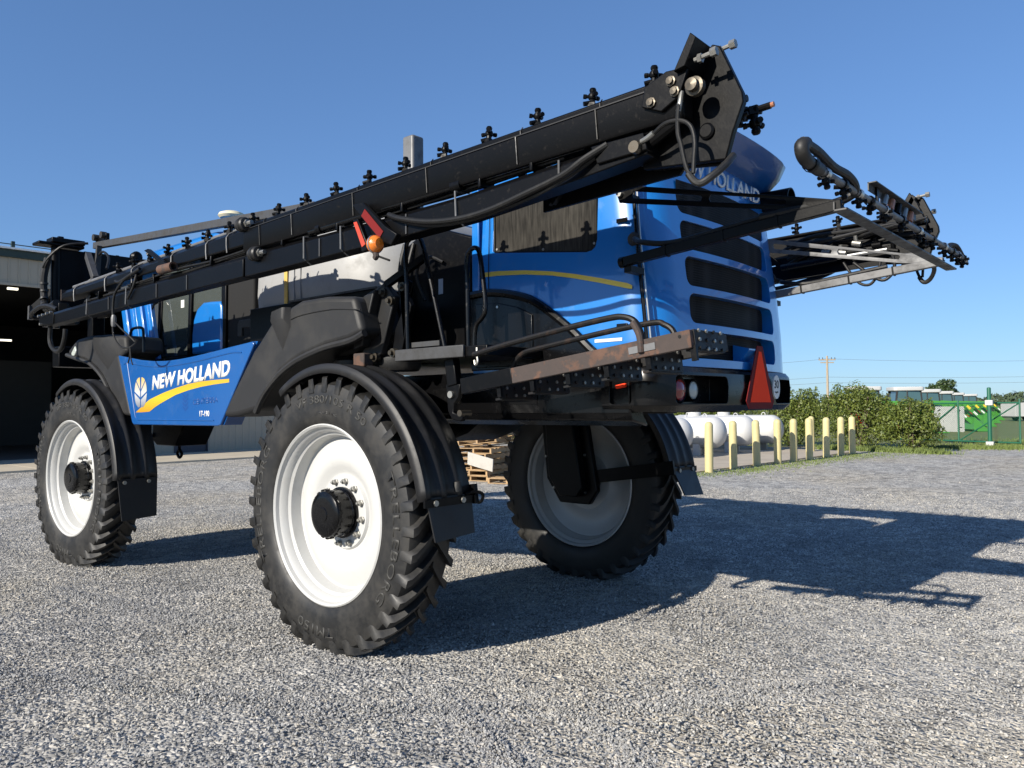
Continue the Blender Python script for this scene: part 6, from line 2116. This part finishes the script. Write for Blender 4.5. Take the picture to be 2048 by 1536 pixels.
# hose elbow and return loop at the near end
MB().tube([(-3.60, 1.60, 2.845), (-3.60, 1.74, 2.85), (-3.60, 1.80, 2.87), (-3.60, 1.81, 2.905), (-3.60, 1.76, 2.925)], 0.031, 12, 4).build('pipe_elbow', 'rubber', rs)
MB().lathe([(0.036, -0.02), (0.038, 0.0), (0.036, 0.02)], (-3.60, 1.70, 2.848), 'y', 14).build('elbow_clamp', 'black_paint', rs)
MB().tube([(-3.60, 1.80, 2.925), (-3.60, 1.62, 2.925), (-3.60, 1.42, 2.90), (-3.61, 1.25, 2.895), (-3.61, 1.13, 2.865), (-3.58, 1.10, 2.83), (-3.50, 1.14, 2.795), (-3.38, 1.19, 2.785), (-3.15, 1.21, 2.77)], 0.022, 10, 5).build('return_hose', 'hose_rubber', rs)
for k, y in enumerate((1.52, 1.28, 1.05, 0.86, 0.60, 0.28, -0.10, -0.42, -0.75, -0.98, -1.16, -1.32)):
    o = link('nozzle_body', NOZ, rs)
    o.location = (-3.60, y, 2.812)
    o.scale = (0.66, 0.66, 0.66)
    o.rotation_euler = (math.pi, 0.2, 0.9 * k)
    MB().lathe([(0.023, -0.02), (0.027, -0.015), (0.027, 0.015), (0.023, 0.02)], (-3.60, y, 2.845), 'y', 12).build('pipe_clamp', 'black_paint' if k % 2 else 'steel', rs)
pf_ = MB().bar((-3.60, 0.82, 2.955), (-3.60, -0.12, 2.955), 0.045, 0.006)
pf_.bar((-3.58, 0.82, 2.935), (-3.58, -0.12, 2.935), 0.006, 0.045)
pfo = pf_.build('perforated_rail', 'worn_frame', rs)
for k in range(9):
    y = 0.75 - k * 0.10
    MB().cyl((-3.60, y, 2.958), (-3.60, y, 2.960), 0.009, 8).build('rail_hole', 'interior_black', pfo)
for y in (0.70, 0.02):
    MB().bar((-3.59, y, 2.86), (-3.59, y, 2.95), 0.03, 0.012, (1, 0, 0)).build('rail_bracket', 'black_paint', rs)
for k in range(5):
    MB().cyl((-3.59, 0.60 - 0.13 * k, 2.87), (-3.59, 0.56 - 0.13 * k, 2.93), 0.022, 10).build('valve', ('zinc', 'copper', 'black_paint')[k % 3], rs)
MB().cyl((-3.6, -1.36, 2.845), (-3.6, -1.46, 2.84), 0.012, 8).build('pipe_tip', 'zinc', rs)
MB().tube([(-3.60, -1.30, 2.86), (-3.58, -1.22, 2.92), (-3.56, -1.10, 2.91), (-3.57, -1.02, 2.86)], 0.018, 8, 4).build('end_hose', 'hose_rubber', rs)
